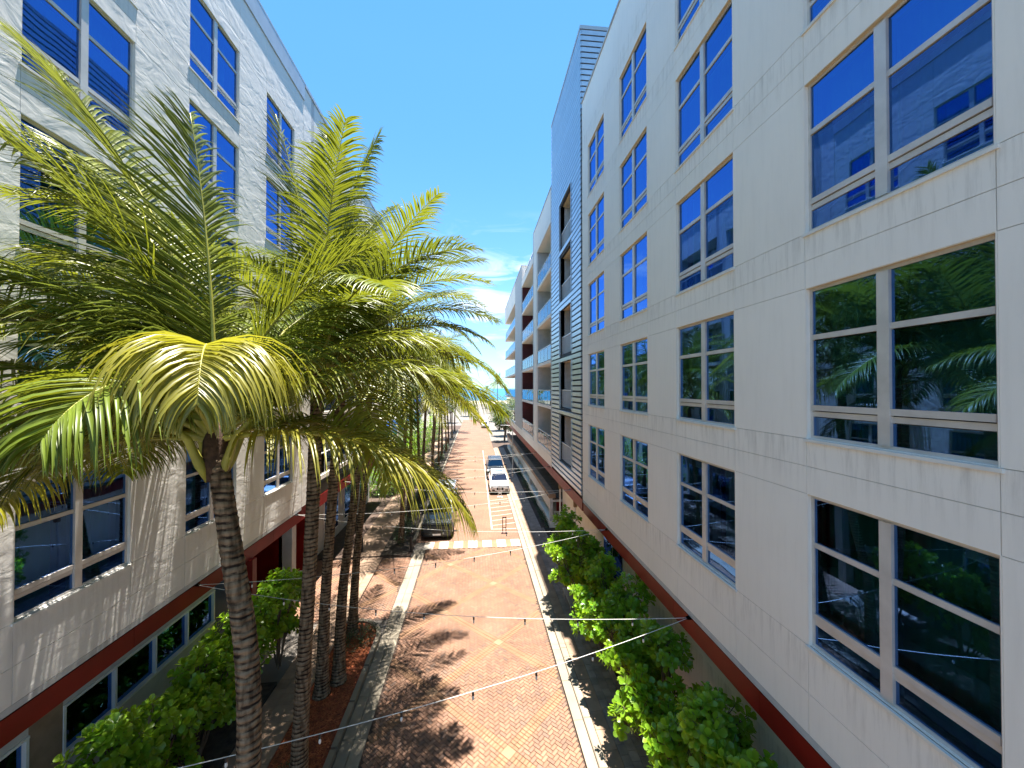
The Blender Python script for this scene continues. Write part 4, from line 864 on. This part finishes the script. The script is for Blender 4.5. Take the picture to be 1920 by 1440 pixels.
def tree(x, y, h, w, label, seed, n=1500):
    r = random.Random(seed); root = thing('broadleaf_tree', label, 'tree', (x, y, 0), 0, 'trees at the far end of the street'); t = MB()
    t.tube([(0, 0, 0), (.1, 0, h*.3), (0, .1, h*.55)], [.18, .13, .08], 'branch', 8)
    for k in range(6):
        a = k*1.05; t.tube([(0, 0, h*.35), (math.cos(a)*w*.5, math.sin(a)*w*.5, h*.7)], [.07, .02], 'branch', 5)
    t.build('trunk', root); b = MB(); cl = [(r.uniform(-w, w)*.6, r.uniform(-w, w)*.6, h*r.uniform(.5, .85), w*r.uniform(.35, .55)) for _ in range(9)]
    for i in range(n):
        c = cl[i % 9]; v = Vector((r.gauss(0, 1), r.gauss(0, 1), r.gauss(0, 1))).normalized()*c[3]*r.uniform(.6, 1.05)
        leaf_poly(b, Vector(c[:3])+v, Vector((r.uniform(-1, 1), r.uniform(-1, 1), r.uniform(-.5, .6))), Vector((r.uniform(-.5, .5), r.uniform(-.5, .5), 1)), .34*r.uniform(.7, 1.3), .2, 'fartree')
    b.build('crown', root, kind='stuff')
for i, (x, y, h, w, l) in enumerate([(5.2, 70, 5.5, 2.2, 'green tree at the far corner of the right building'), (6.0, 78, 6.5, 2.6, 'wider tree behind the corner tree on the right'), (5.4, 88, 5.0, 2.4, 'small tree on the right near the beach road'),
        (6.2, 112, 5.5, 3.0, 'low tree at the corner of the cross street on the right'), (-2.5, 133, 5, 3.2, 'dense low tree closing the view left of the street end'), (9.5, 150, 4.0, 2.6, 'low green tree before the white pavilion'), (10, 100, 8, 4, 'large tree by the beach road on the right'), (14, 135, 7, 4, 'tree behind the right building near the sea'), (-7, 108, 7, 3.5, 'tree closing the far left side of the street'), (-11, 95, 9, 4, 'tall tree beyond the lower pale building')]):
    tree(x, y, h, w, l, 200+i)

# ------------------------------------------------------------------ vehicles
def loft(b, secs, mt):
    """secs: (y, halfwidth_bottom, halfwidth_top, z0, z1, crown)"""
    rings = []
    for (y, wb, wt, z0, z1, cr_) in secs:
        zm = z0+(z1-z0)*.55
        rings.append([(-wb*.94, y, z0), (-wb, y, z0+(z1-z0)*.2), (-wb, y, zm), (-wt, y, z1-.03), (-wt*.8, y, z1), (0, y, z1+cr_), (wt*.8, y, z1), (wt, y, z1-.03), (wb, y, zm), (wb, y, z0+(z1-z0)*.2), (wb*.94, y, z0)])
    n = 11; vs = [p for r_ in rings for p in r_]; fs = []
    for i in range(len(rings)-1):
        for k in range(n): fs.append((i*n+k, i*n+(k+1) % n, (i+1)*n+(k+1) % n, (i+1)*n+k))
    fs.append(tuple(range(n))); fs.append(tuple((len(rings)-1)*n+k for k in range(n))[::-1]); b.add(vs, fs, mt)
def wheel(root, x, y, r):
    t = MB(); w = .11; n = 20
    pr = [(-w, r*.66), (-w, r*.95), (-w*.7, r), (w*.7, r), (w, r*.95), (w, r*.66)]
    vs = [(a, rr_*math.cos(2*math.pi*k/n), rr_*math.sin(2*math.pi*k/n)) for (a, rr_) in pr for k in range(n)]
    fs = [(i*n+k, i*n+(k+1) % n, (i+1)*n+(k+1) % n, (i+1)*n+k) for i in range(5) for k in range(n)]; t.add(vs, fs, 'tyre'); t.smooth = True
    o = t.build('wheel', root, (x, y, r)); q = MB(); s = 1 if x > 0 else -1
    q.tube([(-.06*s, 0, 0), (.06*s, 0, 0)], r*.66, 'socket', 20)
    for k in range(5):
        a = k*1.2566; c, d = math.cos(a), math.sin(a); p = .05*s; u = .035
        q.add([(p, c*.03-d*u, d*.03+c*u), (p, c*.03+d*u, d*.03-c*u), (p, c*r*.64+d*u, d*r*.64-c*u), (p, c*r*.64-d*u, d*r*.64+c*u), (p+.03*s, c*.03-d*u, d*.03+c*u), (p+.03*s, c*.03+d*u, d*.03-c*u), (p+.03*s, c*r*.64+d*u, d*r*.64-c*u), (p+.03*s, c*r*.64-d*u, d*r*.64+c*u)],
              [(0, 1, 2, 3), (4, 5, 6, 7), (0, 1, 5, 4), (1, 2, 6, 5), (2, 3, 7, 6), (3, 0, 4, 7)], 'rim')
    q.build('rim', o)
def car(name, label, cat, loc, paint, L, W, H, hood, belt, roofc, ws0, ws1, rf1, rr1, wr=.35, roof=None, sun=False, group=None, grille=True):
    """front faces -y at y=0; ws0/ws1 windscreen foot/head, rf1 roof rear, rr1 rear glass foot"""
    root = thing(name, label, cat, loc, 0, group); w = W/2; g0 = .28
    b = MB(); loft(b, [(0, w*.80, w*.72, g0+.05, hood*.72, 0), (.10, w*.93, w*.82, g0, hood*.86, .01), (.45, w*.99, w*.86, g0-.03, hood*.97, .02), (ws0, w, w*.90, g0-.03, hood*1.04, .02), (ws0+.25, w, w*.93, g0-.03, belt, .01), (rr1-.1, w, w*.93, g0-.03, belt*1.02, .01), (L-.35, w*.99, w*.9, g0, belt*1.0, 0), (L, w*.86, w*.80, g0+.1, belt*.86, 0)], paint)
    b.smooth = False; b.build('body', root)
    # glasshouse
    tw_ = w*.74; bw = w*.90; zt = H-.06; zb = belt*1.0-.02; zw = hood*1.04
    def glassq(nm, pts): q = MB(); q.add(pts, [(0, 1, 2, 3)], 'carglass'); q.build(nm, root)
    c = MB(); e = .035
    P0 = [(-bw, ws0, zw), (bw, ws0, zw), (tw_, ws1, zt), (-tw_, ws1, zt)]
    def shrink(P4, k=.09, off=Vector((0, 0, 0))):
        cc = sum((Vector(p) for p in P4), Vector())/4; return [tuple(cc+(Vector(p)-cc)*(1-k)+off) for p in P4]
    # cabin shell
    cab = [(-bw, ws0, zw), (-tw_, ws1, zt), (-tw_, rf1, zt), (-bw, rr1, zb), (bw, ws0, zw), (tw_, ws1, zt), (tw_, rf1, zt), (bw, rr1, zb)]
    c.add(cab, [(0, 1, 2, 3), (7, 6, 5, 4), (0, 4, 5, 1), (2, 6, 7, 3)], paint); c.build('cabin', root)
    glassq('windscreen', shrink(P0, .07, Vector((0, -.012, .012)))); glassq('rear_window', shrink([(-tw_, rf1, zt), (tw_, rf1, zt), (bw, rr1, zb), (-bw, rr1, zb)], .12, Vector((0, .012, .012))))
    mid = (ws1+rf1)/2
    for s in (-1, 1):
        f = lambda y, t: ((bw+(tw_-bw)*t)*s+.012*s, y, zb+(zt-zb)*t)
        y0b = ws0+.28; 
        glassq('side_window', [f(y0b, .12), f(ws1+.08, .88), f(mid-.04, .88), f(mid-.04, .12)]); glassq('side_window', [f(mid+.04, .12), f(mid+.04, .88), f(rf1-.05, .88), f(rr1-.4, .12)])
        q = MB(); q.add([(s*(w*.95), ws0+.30, belt-.02), (s*(w+.20), ws0+.30, belt+.02), (s*(w+.20), ws0+.18, belt+.02), (s*w*.95, ws0+.18, belt-.02), (s*(w*.95), ws0+.30, belt+.1), (s*(w+.20), ws0+.30, belt+.16), (s*(w+.20), ws0+.18, belt+.16), (s*w*.95, ws0+.18, belt+.1)],
              [(0, 1, 2, 3), (4, 5, 6, 7), (0, 1, 5, 4), (1, 2, 6, 5), (2, 3, 7, 6), (3, 0, 4, 7)], 'carblack'); q.build('wing_mirror', root)
        q = MB(); q.add([(s*w*.42, .035, hood*.70), (s*w*.80, .05, hood*.72), (s*w*.88, .30, hood*.88), (s*w*.5, .07, hood*.82)], [(0, 1, 2, 3)], 'lamp'); q.build('headlight', root, (0, -.02, .0))
        q = MB(); q.box(s*w*.5, s*w*.78, -.012, .04, g0+.08, g0+.2, 'socket'); q.build('air_intake', root)
        q = MB(); q.box(s*w*.6, s*w*.8, L-.02, L+.01, belt*.7, belt*.82, 'red'); q.build('tail_light', root)
        wheel(root, s*(w-.10), .85, wr); wheel(root, s*(w-.10), L-.95, wr)
        q = MB(); q.tube([(s*tw_*.96, ws1+.05, zt+.05), (s*tw_*.96, rf1-.1, zt+.05)], .018, 'carblack', 6); q.build('roof_rail', root)
    q = MB(); q.bbox(-tw_, tw_, ws1-.03, rf1+.05, zt-.01, H, .04, roof or paint); q.build('roof', root)
    if sun: q = MB(); q.box(-tw_*.6, tw_*.6, ws1+.35, ws1+1.1, H+.001, H+.008, 'carglass'); q.build('sunroof', root)
    if grille:
        for s in (-1, 1): q = MB(); q.box(s*.04, s*.30, -.025, .03, g0+.16, g0+.38, 'socket'); q.build('grille', root)
        q = MB(); q.box(-w*.9, w*.9, .02, .12, hood*.79, hood*.815, 'socket'); q.build('bonnet_seam', root)
    q = MB(); q.box(-.25, .25, -.035, -.027, g0+.02, g0+.13, 'whiteframe'); q.build('number_plate', root)
    q = MB(); q.box(-w*.85, w*.85, .1, L-.1, .18, g0+.05, 'socket'); q.build('underbody', root)
    return root
car('parked_car', 'white car with black sunroof parked facing the camera in the right bay', 'car', (2.2, 34.9, 0), 'carwhite', 4.6, 1.86, 1.58, .95, 1.02, 0, 1.25, 1.95, 3.7, 4.35, .34, sun=True, group='cars parked in the right bay')
car('parked_car', 'black off-roader parked close behind the white car', 'car', (2.15, 40.6, 0), 'carblack', 4.9, 1.95, 1.82, 1.12, 1.2, 0, 1.45, 1.9, 4.4, 4.7, .39, group='cars parked in the right bay')
car('parked_car', 'pale blue car parked far down the street on the right', 'car', (2.3, 93, 0), 'carsilver', 4.5, 1.8, 1.5, .9, 1.0, 0, 1.2, 1.9, 3.5, 4.2, .33, group='cars parked in the right bay')
tr = car('pickup_truck', 'long dark blue pickup with pale silver load cover parked on the left', 'pickup', (-2.45, 24.9, 0), 'carblue', 8.4, 2.05, 1.92, 1.2, 1.25, 0, 1.5, 2.5, 4.6, 4.8, .42)
q = MB(); loft(q, [(4.95, .86, .80, 1.2, 1.88, .02), (5.1, .88, .82, 1.2, 1.92, .03), (8.1, .88, .82, 1.2, 1.9, .03), (8.3, .84, .78, 1.2, 1.75, .02)], 'carsilver'); q.build('load_cover', tr)

# ------------------------------------------------------------------ street furniture
def paddle(x, y, label, mt):
    t = thing('lane_marker', label, 'marker post', (x, y, 0), 0, 'marker posts in the hatched bay')
    for s in (-1, 1): q = MB(); q.tube([(s*.11, 0, .02), (s*.11, 0, 1.08)], .028, mt, 8); q.build('post', t)
    for z in (.3, 1.0): q = MB(); q.box(-.082, .082, -.012, .012, z, z+.07, mt); q.build('crossbar', t)
    q = MB(); q.box(-.22, .22, -.16, .16, .0085, .03, mt); q.build('foot', t)
paddle(1.9, 25.7, 'brown two post marker standing in the hatched bay by the crosswalk', 'brown')
paddle(2.15, 34.2, 'slim marker standing right in front of the white car', 'whiteframe')
t = thing('street_lamp', 'tall grey lamp post on the right pavement beside the black off-roader', 'lamp post', (3.95, 41.3, .1))
q = MB(); q.tube([(0, 0, 0), (0, 0, .3)], .11, 'pole', 12); q.build('base', t)
q = MB(); q.tube([(0, 0, .3), (0, 0, 3.5), (0, 0, 5.2)], [.07, .055, .045], 'pole', 10); q.build('post', t)
q = MB(); q.tube([(0, 0, 5.2), (-.3, 0, 5.5), (-.9, 0, 5.55)], [.035, .03, .025], 'pole', 8); q.build('arm', t)
q = MB(); q.box(-1.3, -.85, -.1, .1, 5.48, 5.56, 'pole'); q.build('lamp_head', t)
t = thing('street_sign', 'slim pole with crossed sign plates beside the garage entrance', 'street sign', (-5.9, 14.6, .1), .25)
q = MB(); q.tube([(0, 0, 0), (0, 0, 3.05)], .028, 'pole', 8); q.build('pole', t)
q = MB(); q.box(-.42, .12, -.035, -.015, 2.75, 3.0, 'pole'); q.build('sign_plate', t)
q = MB(); q.box(.03, .05, -.35, .4, 2.62, 2.8, 'tanpaver'); q.build('sign_plate', t)
q = MB(); pr = [(.16*math.cos(a*.5236), .3*math.sin(a*.5236)) for a in range(12)]
q.add([(x-.15, -.05, 2.25+z) for x, z in pr]+[(x-.15, -.03, 2.25+z) for x, z in pr], [tuple(range(12)), tuple(range(12, 24))[::-1]]+[(i, (i+1) % 12, 12+(i+1) % 12, 12+i) for i in range(12)], 'tanpaver'); q.build('oval_sign', t)
t = thing('bench', 'grey slatted bench half hidden behind the right hedge', 'bench', (4.15, 16.6, .112), 0)
for i in range(5): q = MB(); q.box(-.22+i*.09, -.15+i*.09, -.75, .75, .42, .45, 'pole'); q.build('seat_slat', t)
for y in (-.6, .6):
    for x in (-.18, .18): q = MB(); q.tube([(x, y, 0), (x, y, .42)], .02, 'pole', 8); q.build('leg', t)
for i in range(4): q = MB(); q.box(.24, .26, -.75, .75, .52+i*.1, .59+i*.1, 'pole'); q.build('back_slat', t)
for y in (-.55, .55): q = MB(); q.box(.262, .29, y, y+.05, .3, .92, 'pole'); q.build('back_post', t)
for (x, y, l) in ((-3.75, 23.2, 'short dark bollard left of the crosswalk'), (-6.6, 23.4, 'short dark bollard at the left driveway edge')):
    t = thing('bollard', l, 'bollard', (x, y, .03), 0, 'bollards at the driveway'); q = MB(); q.tube([(0, 0, 0), (0, 0, .08), (0, 0, .081), (0, 0, .8)], [.11, .11, .07, .07], 'socket', 12); q.build('post', t)
    q = MB(); q.tube([(0, 0, .8), (0, 0, .84), (0, 0, .9)], [.09, .08, .03], 'socket', 12); q.build('cap', t)

# ------------------------------------------------------------------ string lights zigzagging between the facades
ZA = 4.22
anch = [(XL+.02, 5.4), (XR-.02, 8.7), (XL+.02, 11.4), (XR-.02, 14.4), (XL+.02, 17.3), (XR-.02, 20.2), (XL+.02, 23.2), (XR-.02, 26.2), (XL+.02, 29.0), (XR-.02, 32.0), (XL+.02, 33.6)]
WL = ['nearest string light cable crossing the bottom of the photo', 'string light cable second from the camera, ending above the left shopfront', 'string light cable third from the camera over the brick street', 'string light cable fourth from the camera over the driveway',
      'string light cable fifth from the camera, before the crosswalk', 'string light cable over the crosswalk', 'string light cable over the front of the pickup', 'string light cable over the hatched bay', 'string light cable over the white car', 'farthest string light cable']
sm = MB(); sm.tube([(0, 0, 0), (0, 0, -.07)], .022, 'socket', 8); SOCK = sm.mesh('socket')
bm_ = MB(); bm_.tube([(0, 0, -.071), (0, 0, -.09), (0, 0, -.12), (0, 0, -.15), (0, 0, -.165)], [.010, .018, .024, .017, .004], 'bulb', 8); bm_.smooth = True; BULB = bm_.mesh('bulb')
for i in range(len(anch)-1):
    (xa, ya), (xb, yb) = anch[i], anch[i+1]; t = thing('string_light', WL[i], 'string light', (xa, ya, ZA), 0, 'string lights strung across the street')
    n = 28; sag = .34; pts = []
    for k in range(n+1):
        f = k/n; pts.append(((xb-xa)*f, (yb-ya)*f, -sag*4*f*(1-f)))
    q = MB(); q.tube(pts, .007, 'wire', 5); q.smooth = True; q.build('cable', t)
    for k in range(1, 10):
        f = k/10; s = link('bulb_socket', SOCK, t, ((xb-xa)*f, (yb-ya)*f, -sag*4*f*(1-f)-.004)); link('bulb', BULB, s)
    for (xx, yy, s) in ((0, 0, 1 if xa < 0 else -1), (xb-xa, yb-ya, 1 if xb < 0 else -1)):
        q = MB(); q.box(xx-.06, xx+.06, yy-.03, yy+.03, -.03, .03, 'pole'); q.build('wall_bracket', t)
print('objects', len(bpy.data.objects), 'tris~', sum(len(m.polygons)*2 for m in bpy.data.meshes))
